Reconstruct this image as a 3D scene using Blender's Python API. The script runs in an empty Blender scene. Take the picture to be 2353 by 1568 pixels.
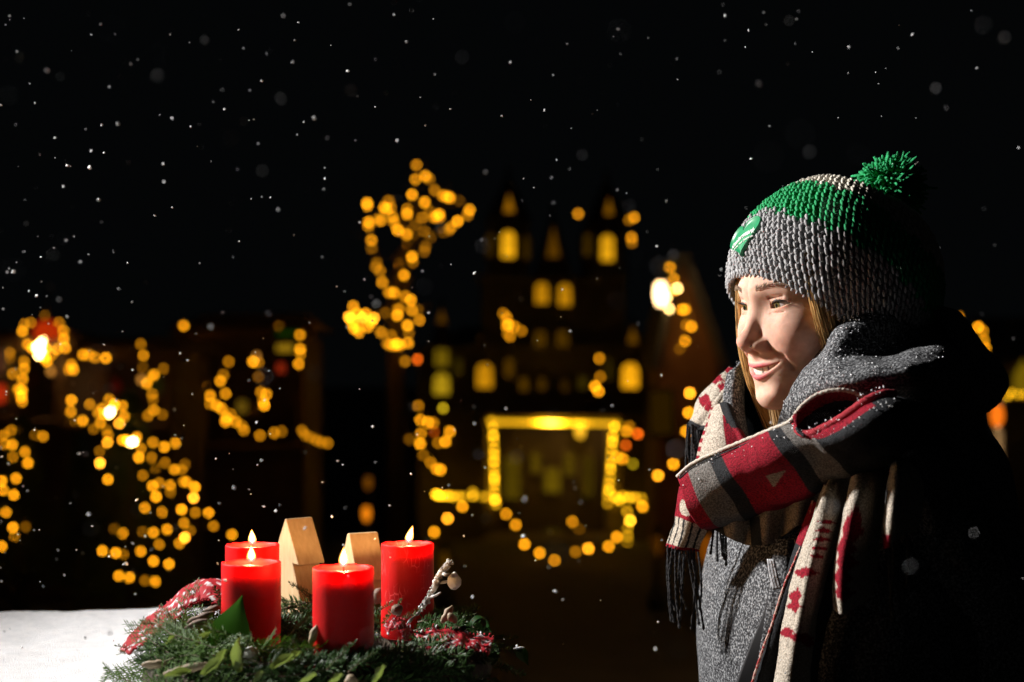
import bpy, bmesh, math, random
import numpy as np
from mathutils import Vector, Matrix, noise as mnoise

rnd = random.Random(7)
sc = bpy.context.scene
C = sc.collection
R = math.radians

# ------------------------------------------------------------------ camera
FPX = 50.0 / 36.0 * 2353.0
CAM = Vector((0, 0, 1.5))
PITCH = math.atan(71 / FPX)
cd = bpy.data.cameras.new('camera')
cd.lens = 50; cd.sensor_width = 36; cd.clip_start = 0.05; cd.clip_end = 600
cd.dof.use_dof = True; cd.dof.focus_distance = 1.575; cd.dof.aperture_fstop = 3.45
cam = bpy.data.objects.new('camera', cd); C.objects.link(cam)
cam.location = CAM; cam.rotation_euler = (R(90) + PITCH, 0, 0)
sc.camera = cam
FWD = Vector((0, math.cos(PITCH), math.sin(PITCH)))
UPV = Vector((0, -math.sin(PITCH), math.cos(PITCH)))
RGT = Vector((1, 0, 0))

def P(px, py, d):
    """a point seen at (px, py) of the 2353 x 1568 photograph, d metres in front of the camera"""
    return CAM + d * (FWD + (px - 1176.5) / FPX * RGT - (py - 784.0) / FPX * UPV)

# ------------------------------------------------------------------ world, light, exposure
w = bpy.data.worlds.new('World'); sc.world = w; w.use_nodes = True
nt = w.node_tree
sky = nt.nodes.new('ShaderNodeTexSky'); sky.sky_type = 'NISHITA'; sky.sun_disc = False
sky.sun_elevation = R(-6); sky.sun_rotation = R(200)
bg = nt.nodes['Background']; bg.inputs['Strength'].default_value = 0.05
nt.links.new(sky.outputs[0], bg.inputs['Color'])
bg2 = nt.nodes.new('ShaderNodeBackground'); bg2.inputs['Color'].default_value = (.75, .9, 1, 1); bg2.inputs['Strength'].default_value = 0.0016   # faint night overcast
ad = nt.nodes.new('ShaderNodeAddShader'); nt.links.new(bg.outputs[0], ad.inputs[0]); nt.links.new(bg2.outputs[0], ad.inputs[1]); nt.links.new(ad.outputs[0], nt.nodes['World Output'].inputs[0])
sc.view_settings.view_transform = 'Standard'; sc.view_settings.look = 'None'
sc.view_settings.exposure = 0; sc.view_settings.gamma = 1
sc.cycles.use_denoising = True
sc.cycles.use_adaptive_sampling = False
sc.cycles.max_bounces = 6; sc.cycles.diffuse_bounces = 3; sc.cycles.glossy_bounces = 2
sc.cycles.transparent_max_bounces = 6; sc.cycles.sample_clamp_indirect = 4
sc.cycles.caustics_reflective = False; sc.cycles.caustics_refractive = False

FLASH = Vector((-1.74, 2.04, 2.46))
ld = bpy.data.lights.new('flash_light', 'SPOT'); ld.energy = 570; ld.color = (1.0, 0.955, 0.92)
ld.spot_size = R(66); ld.spot_blend = 1.0; ld.shadow_soft_size = 0.085
fl = bpy.data.objects.new('flash_light', ld); C.objects.link(fl)
fl.location = FLASH
fl.rotation_euler = (Vector((0.25, 1.60, 1.55)) - FLASH).to_track_quat('-Z', 'Y').to_euler()

# ------------------------------------------------------------------ helpers
class MB:
    def __init__(s): s.v = []; s.f = []; s.m = []; s.c = []; s.sm = []
    def add(s, vs, fs, mi=0, col=None, smooth=True):
        b = len(s.v); s.v.extend([tuple(p) for p in vs])
        s.c.extend([col or (1, 1, 1)] * len(vs))
        for f in fs: s.f.append([i + b for i in f]); s.m.append(mi); s.sm.append(smooth)
        return s
    def box(s, c, d, rot=None, mi=0, col=None, bev=0.0):
        x, y, z = d[0] / 2, d[1] / 2, d[2] / 2
        vs = [Vector((a * x, b * y, e * z)) for a in (-1, 1) for b in (-1, 1) for e in (-1, 1)]
        if rot is not None: vs = [rot @ p for p in vs]
        vs = [p + Vector(c) for p in vs]
        return s.add(vs, [(0, 1, 3, 2), (4, 6, 7, 5), (0, 4, 5, 1), (2, 3, 7, 6), (0, 2, 6, 4), (1, 5, 7, 3)], mi, col, False)
    def tube(s, path, rad, n=6, mi=0, col=None, caps=True):
        path = [Vector(p) for p in path]
        if not hasattr(rad, '__len__'): rad = [rad] * len(path)
        vs = []; fs = []; prev = None
        for i, p in enumerate(path):
            t = (path[min(i + 1, len(path) - 1)] - path[max(i - 1, 0)])
            t = t.normalized() if t.length > 1e-9 else Vector((0, 0, 1))
            if prev is None:
                a = t.cross(Vector((0, 0, 1)))
                if a.length < 1e-3: a = t.cross(Vector((0, 1, 0)))
            else:
                a = prev - t * prev.dot(t)
                if a.length < 1e-6: a = t.cross(Vector((0, 0, 1)))
            a.normalize(); prev = a; b = t.cross(a)
            for k in range(n):
                g = 2 * math.pi * k / n
                vs.append(p + (a * math.cos(g) + b * math.sin(g)) * rad[i])
        for i in range(len(path) - 1):
            for k in range(n):
                fs.append((i * n + k, i * n + (k + 1) % n, (i + 1) * n + (k + 1) % n, (i + 1) * n + k))
        if caps:
            fs.append(tuple(range(n - 1, -1, -1))); L = (len(path) - 1) * n
            fs.append(tuple(range(L, L + n)))
        return s.add(vs, fs, mi, col)
    def lathe(s, prof, c=(0, 0, 0), n=24, mi=0, col=None, smooth=True):
        vs = []; fs = []
        for r, z in prof:
            for k in range(n):
                g = 2 * math.pi * k / n
                vs.append((c[0] + r * math.cos(g), c[1] + r * math.sin(g), c[2] + z))
        for i in range(len(prof) - 1):
            for k in range(n):
                fs.append((i * n + k, i * n + (k + 1) % n, (i + 1) * n + (k + 1) % n, (i + 1) * n + k))
        fs.append(tuple(range(n - 1, -1, -1))); L = (len(prof) - 1) * n; fs.append(tuple(range(L, L + n)))
        return s.add(vs, fs, mi, col, smooth)
    def ell(s, c, r, rot=None, nu=10, nv=6, mi=0, col=None):
        vs = [Vector((0, 0, -1))]; fs = []
        for j in range(1, nv):
            a = -math.pi / 2 + math.pi * j / nv
            for k in range(nu):
                g = 2 * math.pi * k / nu
                vs.append(Vector((math.cos(a) * math.cos(g), math.cos(a) * math.sin(g), math.sin(a))))
        vs.append(Vector((0, 0, 1))); T = len(vs) - 1
        for k in range(nu): fs.append((0, 1 + (k + 1) % nu, 1 + k))
        for j in range(nv - 2):
            for k in range(nu):
                a = 1 + j * nu; fs.append((a + k, a + (k + 1) % nu, a + nu + (k + 1) % nu, a + nu + k))
        for k in range(nu): fs.append((T, T - nu + k, T - nu + (k + 1) % nu))
        out = []
        for p in vs:
            q = Vector((p.x * r[0], p.y * r[1], p.z * r[2]))
            if rot is not None: q = rot @ q
            out.append(q + Vector(c))
        return s.add(out, fs, mi, col)
    def grid(s, pts, mi=0, cols=None, flip=False):
        """pts[i][j] rows of points"""
        n, m = len(pts), len(pts[0]); b = len(s.v)
        for i in range(n):
            for j in range(m):
                s.v.append(tuple(pts[i][j])); s.c.append(cols[i][j] if cols else (1, 1, 1))
        for i in range(n - 1):
            for j in range(m - 1):
                q = [b + i * m + j, b + i * m + j + 1, b + (i + 1) * m + j + 1, b + (i + 1) * m + j]
                s.f.append(q[::-1] if flip else q); s.m.append(mi); s.sm.append(True)
        return s
    def mesh(s, name, mats, colors=False):
        me = bpy.data.meshes.new(name); me.from_pydata(s.v, [], s.f)
        for m in (mats if isinstance(mats, (list, tuple)) else [mats]): me.materials.append(m)
        me.polygons.foreach_set('material_index', s.m)
        me.polygons.foreach_set('use_smooth', s.sm)
        if colors:
            at = me.color_attributes.new('Col', 'FLOAT_COLOR', 'POINT')
            a = np.ones((len(s.v), 4), dtype=np.float32); a[:, :3] = np.array(s.c, dtype=np.float32)
            at.data.foreach_set('color', a.ravel())
        me.update(); return me
    def build(s, name, mats, parent=None, colors=False, loc=None):
        o = bpy.data.objects.new(name, s.mesh(name, mats, colors)); C.objects.link(o)
        if parent is not None: o.parent = parent
        if loc is not None: o.location = loc
        return o

def tag(o, label=None, cat=None, group=None, kind=None):
    if label: o['label'] = label
    if cat: o['category'] = cat
    if group: o['group'] = group
    if kind: o['kind'] = kind
    return o

def empty(name, loc=(0, 0, 0), rz=0):
    o = bpy.data.objects.new(name, None); C.objects.link(o); o.location = loc; o.rotation_euler = (0, 0, rz)
    o.empty_display_size = 0.1
    return o

def put(name, me, parent=None, loc=(0, 0, 0), rot=None, scale=None):
    o = bpy.data.objects.new(name, me); C.objects.link(o); o.location = loc
    if rot is not None:
        if isinstance(rot, Matrix): o.rotation_euler = rot.to_euler()
        else: o.rotation_euler = rot
    if scale is not None: o.scale = scale if hasattr(scale, '__len__') else (scale,) * 3
    if parent is not None: o.parent = parent
    return o

def mat(name, col=(0.5, 0.5, 0.5), rough=0.7, col2=None, nscale=20.0, ndetail=4.0, lo=0.35, hi=0.65, bump=0.0,
        bscale=None, bdist=0.01, vcol=False, vmul=0.0, spec=0.5, sss=0.0, sssr=(1, .3, .15), ssscale=0.01,
        sheen=0.0, metal=0.0, trans=0.0, coat=0.0, coords='Object', stretch=None):
    m = bpy.data.materials.new(name); m.use_nodes = True
    N = m.node_tree.nodes; L = m.node_tree.links; b = N['Principled BSDF']
    b.inputs['Roughness'].default_value = rough; b.inputs['Specular IOR Level'].default_value = spec
    b.inputs['Metallic'].default_value = metal; b.inputs['Coat Weight'].default_value = coat
    b.inputs['Sheen Weight'].default_value = sheen
    if sss:
        b.inputs['Subsurface Weight'].default_value = sss; b.inputs['Subsurface Radius'].default_value = sssr
        b.inputs['Subsurface Scale'].default_value = ssscale
    if trans: b.inputs['Transmission Weight'].default_value = trans
    tc = N.new('ShaderNodeTexCoord'); src = tc.outputs[coords]
    if stretch:
        mp = N.new('ShaderNodeMapping'); mp.inputs['Scale'].default_value = stretch
        L.new(src, mp.inputs[0]); src = mp.outputs[0]
    base = None
    if vcol:
        a = N.new('ShaderNodeVertexColor'); a.layer_name = 'Col'; base = a.outputs['Color']
    if col2 is not None:
        n = N.new('ShaderNodeTexNoise'); n.inputs['Scale'].default_value = nscale; n.inputs['Detail'].default_value = ndetail
        L.new(src, n.inputs['Vector'])
        r = N.new('ShaderNodeValToRGB'); r.color_ramp.elements[0].position = lo; r.color_ramp.elements[1].position = hi
        r.color_ramp.elements[0].color = (*col, 1); r.color_ramp.elements[1].color = (*col2, 1)
        L.new(n.outputs['Fac'], r.inputs[0])
        if base is not None:
            x = N.new('ShaderNodeMix'); x.data_type = 'RGBA'; x.blend_type = 'MULTIPLY'; x.inputs[0].default_value = 1.0
            L.new(base, x.inputs[6]); L.new(r.outputs[0], x.inputs[7]); base = x.outputs[2]
        else: base = r.outputs[0]
    if base is not None: L.new(base, b.inputs['Base Color'])
    else: b.inputs['Base Color'].default_value = (*col, 1)
    if bump:
        n2 = N.new('ShaderNodeTexNoise'); n2.inputs['Scale'].default_value = bscale or nscale; n2.inputs['Detail'].default_value = 5
        L.new(src, n2.inputs['Vector'])
        bu = N.new('ShaderNodeBump'); bu.inputs['Strength'].default_value = bump; bu.inputs['Distance'].default_value = bdist
        L.new(n2.outputs['Fac'], bu.inputs['Height']); L.new(bu.outputs[0], b.inputs['Normal'])
    return m

def emit_mat(name, col, strength, sample='NONE', objcol=False):
    m = bpy.data.materials.new(name); m.use_nodes = True
    N = m.node_tree.nodes; L = m.node_tree.links; N.remove(N['Principled BSDF'])
    e = N.new('ShaderNodeEmission'); e.inputs[0].default_value = (*col, 1); e.inputs[1].default_value = strength
    if objcol:
        oi = N.new('ShaderNodeObjectInfo'); L.new(oi.outputs['Color'], e.inputs[0])
    L.new(e.outputs[0], N['Material Output'].inputs[0])
    m.cycles.emission_sampling = sample
    return m

def catmull(pts, n):
    """resample a polyline of vectors through a Catmull-Rom spline"""
    a = np.array([tuple(p) for p in pts], dtype=float)
    a = np.vstack([2 * a[0] - a[1], a, 2 * a[-1] - a[-2]])
    k = len(a) - 3; t = np.linspace(0, k, n); i = np.minimum(t.astype(int), k - 1); f = (t - i)[:, None]
    p0, p1, p2, p3 = a[i], a[i + 1], a[i + 2], a[i + 3]
    return 0.5 * (2 * p1 + (p2 - p0) * f + (2 * p0 - 5 * p1 + 4 * p2 - p3) * f ** 2 + (3 * p1 - p0 - 3 * p2 + p3) * f ** 3)

def surf(ctrl, nu, nv):
    """ctrl[i][j]: bicubic resample to nu rows x nv columns (numpy array)"""
    rows = [catmull(r, nv) for r in ctrl]
    cols = [catmull([r[j] for r in rows], nu) for j in range(nv)]
    return np.array(cols).transpose(1, 0, 2)
# ================================================================== the setting
def ground_z(y):
    if y < 4.5: return 0.0
    if y < 36: return -0.0868 * (y - 4.5)
    return -0.0868 * 31.5
m_ground = mat('cobble_ground', (0.014, 0.013, 0.0125), 0.8, (0.034, 0.031, 0.028), nscale=3.0, bump=0.6, bscale=14, bdist=0.03)
g = MB(); ys = [-8, -3, 0, 1.5, 3, 4.2, 4.5, 5, 6, 8, 10, 13, 16, 20, 25, 30, 35, 36, 38, 45, 60, 100, 200, 400]
xs = [-300, -120, -60, -40, -25, -15, -8, -4, 0, 4, 8, 15, 25, 40, 60, 120, 300]
g.grid([[(x, y, ground_z(y)) for x in xs] for y in ys], flip=True)
tag(g.build('ground', m_ground), kind='structure')

# ---- studio flash on its stand, the light that comes from the left
m_black = mat('black_plastic', (0.02, 0.02, 0.022), 0.45)
m_steel = mat('stand_steel', (0.45, 0.45, 0.46), 0.35, metal=0.9)
m_diff = emit_mat('flash_diffuser', (1, 0.97, 0.95), 3.0)
fr = empty('studio_flash', (FLASH.x, FLASH.y, 0)); aim = (Vector((0.25, 1.60, 1.55)) - FLASH).normalized()
q = aim.to_track_quat('Z', 'Y').to_matrix()
hb = MB(); hb.v = []; hb.lathe([(0.05, -0.30), (0.06, -0.29), (0.06, -0.06), (0.075, -0.04), (0.09, -0.012), (0.085, -0.012), (0.06, -0.045)], n=20)
hb.v = [tuple(q @ Vector(p) + Vector((0, 0, FLASH.z))) for p in hb.v]
hb.build('flash_head', m_black, fr)
dm = MB(); dm.lathe([(0.001, -0.047), (0.055, -0.046), (0.055, -0.043), (0.001, -0.042)], n=18)
dm.v = [tuple(q @ Vector(p) + Vector((0, 0, FLASH.z))) for p in dm.v]
dm.build('diffuser', m_diff, fr)
pl = MB(); bx = tuple(-aim * 0.18); pl.tube([(bx[0], bx[1], 0.12), (bx[0], bx[1], FLASH.z - 0.02)], 0.012, 8); pl.build('pole', m_steel, fr)
for k in range(3):
    a = k * 2.0944 + 0.4; lg = MB(); lg.tube([(bx[0], bx[1], 0.62), (bx[0] + 0.42 * math.cos(a), bx[1] + 0.42 * math.sin(a), 0.012)], 0.01, 6); lg.build('leg', m_steel, fr)
tag(fr, 'black studio flash on a steel tripod stand left of the snowy table', 'flash')
# ================================================================== background: lights
m_bulb = emit_mat('warm_bulb', (1, .5, .05), 1.0, objcol=True)
m_wire = mat('dark_cable', (0.012, 0.014, 0.01), 0.6)
_bulb = {}
def bulb_mesh(r):
    k = round(r, 3)
    if k not in _bulb:
        b = MB(); b.ell((0, 0, 0), (k, k, k * 1.1), nu=8, nv=6); _bulb[k] = b.mesh('bulb', m_bulb)
    return _bulb[k]
TONE = {'w': (1.0, 0.365, 0.007), 'o': (1.0, 0.15, 0.006), 'y': (1.0, 0.49, 0.010), 'h': (2.2, 1.35, 0.42), 'v': (0.75, 0.50, 0.012)}
def reg(tag_):
    ox, oy, k = {'A': (1300, 550, 1500 / 2352), 'B': (1300, 1450, 1500 / 2352), 'C': (0, 1150, 1400 / 1756)}[tag_]
    return lambda x, y: ((ox + x * k) * 0.58825, (oy + y * k) * 0.58825)
BS = 11.0     # emission of an average bulb
def lights(region, pts, depth, label, tone='w', jit=0.3, wire=True, brk=130, group='strings of warm lights', name='string_lights', br=1.75):
    """one string of lights: a cable with every bulb a part of its own; pts are (x, y, brightness[, tone]) read off the photograph"""
    f = reg(region); W = []
    for p in pts:
        x, y = f(p[0], p[1]); dd = depth(p[0], p[1]) if callable(depth) else depth
        W.append((P(x, y, dd + rnd.uniform(-jit, jit)), p[2], p[3] if len(p) > 3 else tone, dd))
    o0 = sum((q[0] for q in W), Vector()) / len(W); o0.z = min(q[0].z for q in W)
    root = empty(name, o0); tag(root, label, 'string lights', group)
    for pos, b, tn, dd in W:
        r = br * dd / 1422.0
        o = put('bulb', bulb_mesh(r), root, pos - o0, (rnd.uniform(-.3, .3), rnd.uniform(-.3, .3), 0))
        c = TONE[tn]; e = BS * b ** 1.3; o.color = (c[0] * e, c[1] * e, c[2] * e + 0.02 * max(0, b - 1.2) * e, 1)
    if wire:
        m = MB()
        for (a, q) in zip(W[:-1], W[1:]):
            if (a[0] - q[0]).length < brk * depth_of(a, q) / 1422:
                mid = (a[0] + q[0]) / 2 - Vector((0, 0, 0.06 * (a[0] - q[0]).length))
                m.tube([a[0] - o0, mid - o0, q[0] - o0], 0.006, 4, caps=False)
        if m.v: m.build('cable', m_wire, root)
    return root
def depth_of(a, q): return (a[3] + q[3]) / 2
DC = 35.0
# -- star figure on a post
star_top = [(513,150,.5),(567,218,.8),(590,235,.4),(625,305,.4),(675,338,.8),(700,345,.8),(718,350,.8),(775,370,.15),(838,424,.8),(825,455,.5),(765,493,1),(725,530,.5),(715,545,.4),(680,560,.2),(655,470,.5),(651,452,1),(640,465,.7),(620,470,.7),(590,430,.3),(562,377,.9),(548,472,.5),(505,515,.2),(457,420,.6),(455,450,.9),(485,331,.9),(507,238,.6)]
star_left = [(210,382,.9),(212,400,.8),(220,500,.9),(218,525,.5),(237,610,.7),(238,660,.3),(270,750,.25),(265,775,.35),(290,800,.4),(303,868,.8),(345,930,.6),(372,930,.7),(380,935,.5),(445,955,.6),(478,976,.9)]
star_mid = [(275,480,.6),(295,490,.7),(315,410,.9),(330,420,.8),(342,370,.4),(355,412,.7),(367,470,.7),(375,500,.5),(395,545,1),(400,550,.8),(440,555,.5),(453,575,.8),(458,632,.8),(475,680,.5),(485,712,1),(490,745,.3),(408,720,.8),(408,760,.8),(436,824,.9),(448,860,.5)]
star_inner = [(560,555,.25),(590,580,.4),(600,590,.3),(567,650,.3),(560,680,.25),(495,575,.2)]
star_low = [(485,1040,.7),(520,1035,.2),(410,1030,.4),(400,1035,.5),(395,1072,1),(458,1132,1),(530,1100,.7),(465,1180,.3),(360,1195,.4),(350,1130,.6),(320,1055,.2),(290,1170,.4),(300,1180,.5),(330,1240,.3),(345,1250,.6),(375,1255,.8),(395,1246,1.2),(410,1255,.8),(460,1240,.9),(443,1352,.4),(518,1341,.8,'o')]
star_clu = [(100,1080,1.6),(110,1085,1.3),(125,1015,.8),(150,1060,1.0),(180,1085,1.6),(200,1060,.9),(250,1088,1.6),(235,1110,1),(215,1140,.9),(160,1175,.8),(150,1150,.9),(130,1150,.9),(120,1120,1)]
lights('A', star_top, 20, 'pointed loop of warm lights at the top of the bare tree left of the castle', br=1.75)
lights('A', star_left, 20, 'string of warm lights hanging down the left outer branches of the bare tree', br=1.75)
lights('A', star_mid, 20.5, 'zigzag of warm lights down the middle branches of the bare tree', br=1.75)
lights('A', star_inner, 21, 'few faint lights hanging inside the crown below the pointed loop', br=1.75)
lights('A', star_low, 20, 'warm lights wound around the lower trunk of the bare tree', br=1.75)
lights('A', star_clu, 19.5, 'dense bright ball of warm lights left of the bare trunk', br=1.75, jit=.1)
# -- free clusters in front of the castle
lights('A', [(1045,1060,.4),(1065,1085,.6),(1075,1128,.9),(1065,1135,.7),(1110,1140,.6),(1155,1165,.4),(1085,1200,.5),(1070,1180,.3)], 24, 'small bunch of warm lights before the castle wall between its windows', br=1.75, jit=.1)
lights('A', [(1503,449,.6),(1815,485,.3),(1845,471,.7),(1830,594,.6),(1832,625,.3)], 30, 'few warm lights high beside the right castle turret', wire=False, br=1.75)
gable = lights('A', [(2065,775,.7),(2088,845,.7),(2015,860,1.2,'h'),(2000,905,1.2,'h'),(2045,960,1.1,'h'),(2110,905,1,'h'),(2095,915,1),(2020,1000,1.2,'h'),(2060,1030,.9,'h'),(2140,1035,1),(2160,1035,.8),(2165,1130,.4),(2197,1140,.9),(2157,1227,.8),(2125,1275,.2)], 25, 'string of warm lights down the steep gable beside her hat', br=1.75, jit=.05)
lights('A', [(1632,1335,.6),(1638,1447,.4),(1607,1505,1.1),(1627,1535,1)], 28, 'short hanging string of warm lights beside the right castle window', br=1.75)
# -- frame of lights round the portal, rows, hanging garland
fr_l = [(968,305,.5),(980,345,.6),(983,395,.9),(985,430,.6),(987,480,.7),(988,515,.7),(988,555,.9),(988,600,.6),(989,640,.7),(990,665,.9),(990,700,.6),(990,745,.6),(993,788,1.3),(1000,815,.5)]
fr_t = [(968 + 25 * i, 312 + 0.4 * i, 0.30 + 1.9 * math.exp(-((968 + 25 * i - 1335) / 80.0) ** 2) + 0.35 * math.exp(-((968 + 25 * i - 1515) / 50.0) ** 2)) for i in range(32)]
fr_r = [(1725,340,1.1),(1715,400,.9),(1712,435,.9),(1708,480,.6),(1705,520,.5),(1703,565,.7),(1701,600,.8),(1697,650,.5),(1692,690,.6),(1690,730,.9),(1685,760,.5),(1683,810,.4)]
lights('B', fr_t, DC - 1.2, 'bright top row of yellow lights over the castle portal', 'y', 0.02, br=1.75)
lights('B', fr_l, DC - 1.2, 'left upright row of yellow lights beside the castle portal', 'y', 0.02, br=1.75)
lights('B', fr_r, DC - 1.2, 'right upright row of yellow lights beside the castle portal', 'y', 0.02, br=1.75)
lights('B', [(632,755,1.1),(650,762,1.2),(675,765,.9),(705,765,.8),(735,768,.7),(770,768,.5),(800,770,.5),(858,740,.4),(860,765,.7),(915,770,.3),(940,770,.4)], DC - 1.2, 'level row of yellow lights left of the portal foot', 'y', .05, br=1.75)
lights('B', [(1730,770,.8),(1755,790,.9),(1780,770,.7),(1815,775,.8),(1850,775,.6),(1890,780,.5),(1940,758,1),(1945,790,.4),(1985,790,.5),(2010,795,.5),(2050,795,.3)], DC - 1.2, 'level row of yellow lights right of the portal foot', 'y', .05, br=1.75)
lights('B', [(1803,860,.6),(1822,918,1.7),(1805,960,.5),(1805,1010,.5),(1805,1055,.5)], DC - 1.5, 'short upright string of yellow lights below the right portal corner', 'y', .05, br=1.75)
lights('B', [(621,987,1),(703,903,1.5),(793,830,1)], 26, 'three warm lights rising left of the portal towards the level row', br=1.75, brk=400)
lights('B', [(1062,876,.8),(1120,942,.8),(1174,1060,1.2),(1267,1115,1),(1358,1160,.7),(1487,1107,.4),(1565,1087,1.4),(1690,1075,1),(1740,1017,1),(1897,830,1.1),(1992,641,1.4),(2085,570,1.2),(2165,370,1.1),(2180,255,1.3),(2187,135,1.6)], 24, 'long sagging garland of single warm lights swung before the castle portal', br=1.75, brk=400)
lights('B', [(1467,923,.7),(1510,968,.15)], 27, 'pair of lone warm lights inside the sagging garland', br=1.75)
lights('B', [(523,213,.4),(538,298,1),(585,315,.9),(615,318,.5),(540,382,.6),(535,445,1.1),(555,515,.3),(600,562,.6),(635,600,.7),(660,605,1)], 21, 'crooked string of warm lights on the low branches left of the portal', br=1.75)
lights('B', [(675,228,.6,'v'),(717,371,.9),(690,433,1),(645,440,.4),(620,372,.3,'o'),(470,418,.2),(422,332,.8,'o')], 22, 'loose warm and orange lights beside the low branches', br=1.75, wire=False)
lights('B', [(1815,340,.4),(1800,370,.8),(1868,385,.9,'o'),(1795,455,.6,'o'),(1742,525,.7),(1775,538,1),(1838,570,.4,'v')], 29, 'bunch of orange and yellow lights right of the portal frame', br=1.75)
lights('B', [(2045,353,.35),(1993,432,.5),(2100,472,.3)], 27, 'three dim warm lights between the portal and her scarf fringe', br=1.75)
# -- left side: market stalls and lit trees
cs = 15.0
lights('C', [(43,287,1),(45,315,.5),(62,390,.5),(110,258,.9),(135,245,.8),(118,330,.6),(118,365,.8),(110,415,.9),(90,465,.8),(108,470,1),(105,500,1.2),(108,525,.9)], cs, 'string of warm lights down the front post of the leftmost stall', br=1.75)
lights('C', [(110,182,.9),(120,150,.6),(150,140,.4),(220,105,.2),(290,140,.4),(310,180,.9),(312,220,.9),(320,262,.9),(280,270,.8),(255,295,.6)], cs, 'arch of warm lights over the red hanging lamp', br=1.75)
lights('C', [(180,260,2.2,'h'),(195,250,2.2,'h'),(215,215,1.8,'h'),(200,280,2,'h'),(190,300,1.8,'h'),(220,310,1.3),(230,330,1),(160,265,1.2),(205,235,1.6,'h'),(225,265,1.3)], cs, 'glaring white bunch of lights under the red lamp', br=1.75, jit=.05, wire=False)
lights('C', [(405,620,.9),(360,620,.4),(347,575,.7),(350,520,1),(338,441,1),(335,370,1),(360,370,.8),(350,345,.7),(355,310,.4),(407,297,.8),(435,297,.7),(465,310,.6),(518,312,1),(605,315,.4),(625,308,.9),(690,245,.35)], cs + .5, 'string of warm lights along the eave of the wide stall', br=1.75)
lights('C', [(703,300,.6),(700,358,.25),(755,395,.8),(740,410,.5),(719,437,.9),(745,490,.6),(750,515,.3),(753,567,1),(725,595,.5),(795,590,.3),(672,617,1),(800,365,.3)], cs, 'string of warm lights hanging down the right post of the wide stall', br=1.75)
lights('C', [(440,540,.6),(480,580,.6),(500,560,.9),(535,515,.7),(560,540,1.4),(545,570,2,'h'),(535,585,2.4,'h'),(510,590,1),(492,630,.7),(460,660,.4),(520,665,.3),(530,690,.5),(585,632,1.7),(610,600,.6),(600,548,.8),(605,590,.6)], 11.6, 'bright warm lights at the tip of the lit fir before the wide stall', br=1.75, jit=.15)
lights('C', [(528,727,1.5),(600,715,1.1),(620,715,1.3),(640,725,2.4,'h'),(655,720,2.4,'h'),(670,700,.8),(690,755,.6),(680,800,1.1),(490,770,.4),(490,827,1.9),(528,907,1.1)], 11.6, 'bright warm lights around the upper tier of the lit fir', br=1.75, jit=.2)
lights('C', [(750,727,.7),(805,748,.9),(858,730,.9),(742,800,.4),(808,825,.4),(765,852,.5),(855,860,.8),(905,835,.3),(890,860,.4),(700,888,.4),(780,925,.5),(748,940,1),(833,937,.8),(765,992,1.1),(835,970,.3),(912,922,1.1),(955,945,1.1),(948,997,1.8),(900,920,.6)], 12, 'warm lights scattered over the right shoulder of the lit fir', br=1.75, jit=.3, brk=90)
lights('C', [(710,1047,.8),(795,1068,.9),(890,1055,1.2),(957,1070,.5),(1021,1072,1.2),(1046,1136,.5),(902,1122,.7),(930,1160,.5),(905,1192,1.9),(880,1220,.8),(818,1153,1),(752,1167,.8),(700,1165,.3),(602,1172,1),(560,1150,.2),(780,1226,.5)], 11.7, 'warm lights round the broad middle of the lit fir', br=1.75, jit=.3, brk=110)
lights('C', [(502,1258,1),(567,1267,1),(605,1275,.4),(690,1260,.8),(752,1308,1),(828,1322,1),(760,1407,1.1),(710,1403,.3),(635,1388,1.1),(582,1380,.9)], 11.3, 'lowest loop of warm lights on the lit fir above the snowy table', br=1.75, jit=.2, brk=160)
lights('C', [(1137,1178,.8)], 11.3, 'single warm light just above the far left candle', wire=False)
lights('C', [(20,690,.5),(55,668,.8),(95,670,.8),(25,735,.8),(60,738,.8),(135,730,.5),(170,690,.3),(210,697,.7),(122,773,.7),(65,797,.6),(137,827,.9)], 13, 'upper warm lights of the small fir at the left edge', br=1.75, jit=.2)
lights('C', [(78,903,1),(8,915,1),(15,960,1),(67,983,1),(30,1068,1),(63,1143,1),(72,1187,.7),(8,1234,1),(125,1140,.2)], 12.5, 'lower warm lights of the small fir at the left edge', br=1.75, jit=.2)
lights('C', [(900,155,.8),(925,255,.5),(1006,267,.7),(950,325,.4),(945,400,.6),(995,405,.4),(1005,450,.7),(953,503,1),(955,530,.5)], 19, 'string of warm lights hanging on the left post of the far stall', br=1.75)
lights('C', [(1030,498,.8),(1030,535,.5),(1060,545,.8),(1085,560,.8),(1110,605,.9),(1105,625,.8),(1130,590,.5),(1155,625,.7),(1185,645,.4),(1195,665,.5),(1273,692,.5),(1340,680,.3),(1345,680,.5),(1380,672,.3),(1480,668,.4),(1495,690,.4),(1520,700,.35),(1550,715,.4),(1575,725,.35),(1605,730,.45)], 18.5, 'string of warm lights sloping down along the counter of the far stall', br=1.75)
lights('C', [(1120,330,.4),(1095,395,.4),(1080,425,.9),(1105,487,.7)], 18.8, 'four warm lights dangling in the middle of the far stall', br=1.75)
lights('C', [(1240,330,1),(1265,335,.4),(1265,405,.2),(1280,480,.6),(1305,490,.7),(1290,525,.7),(1295,545,1)], 18.6, 'short string of warm lights on the middle post of the far stall', br=1.75)
lights('C', [(1365,160,.25),(1470,200,.7),(1470,268,.8),(1472,290,.6),(1463,342,.8)], 19, 'short string of warm lights on the right gable of the far stall', br=1.75)
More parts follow.
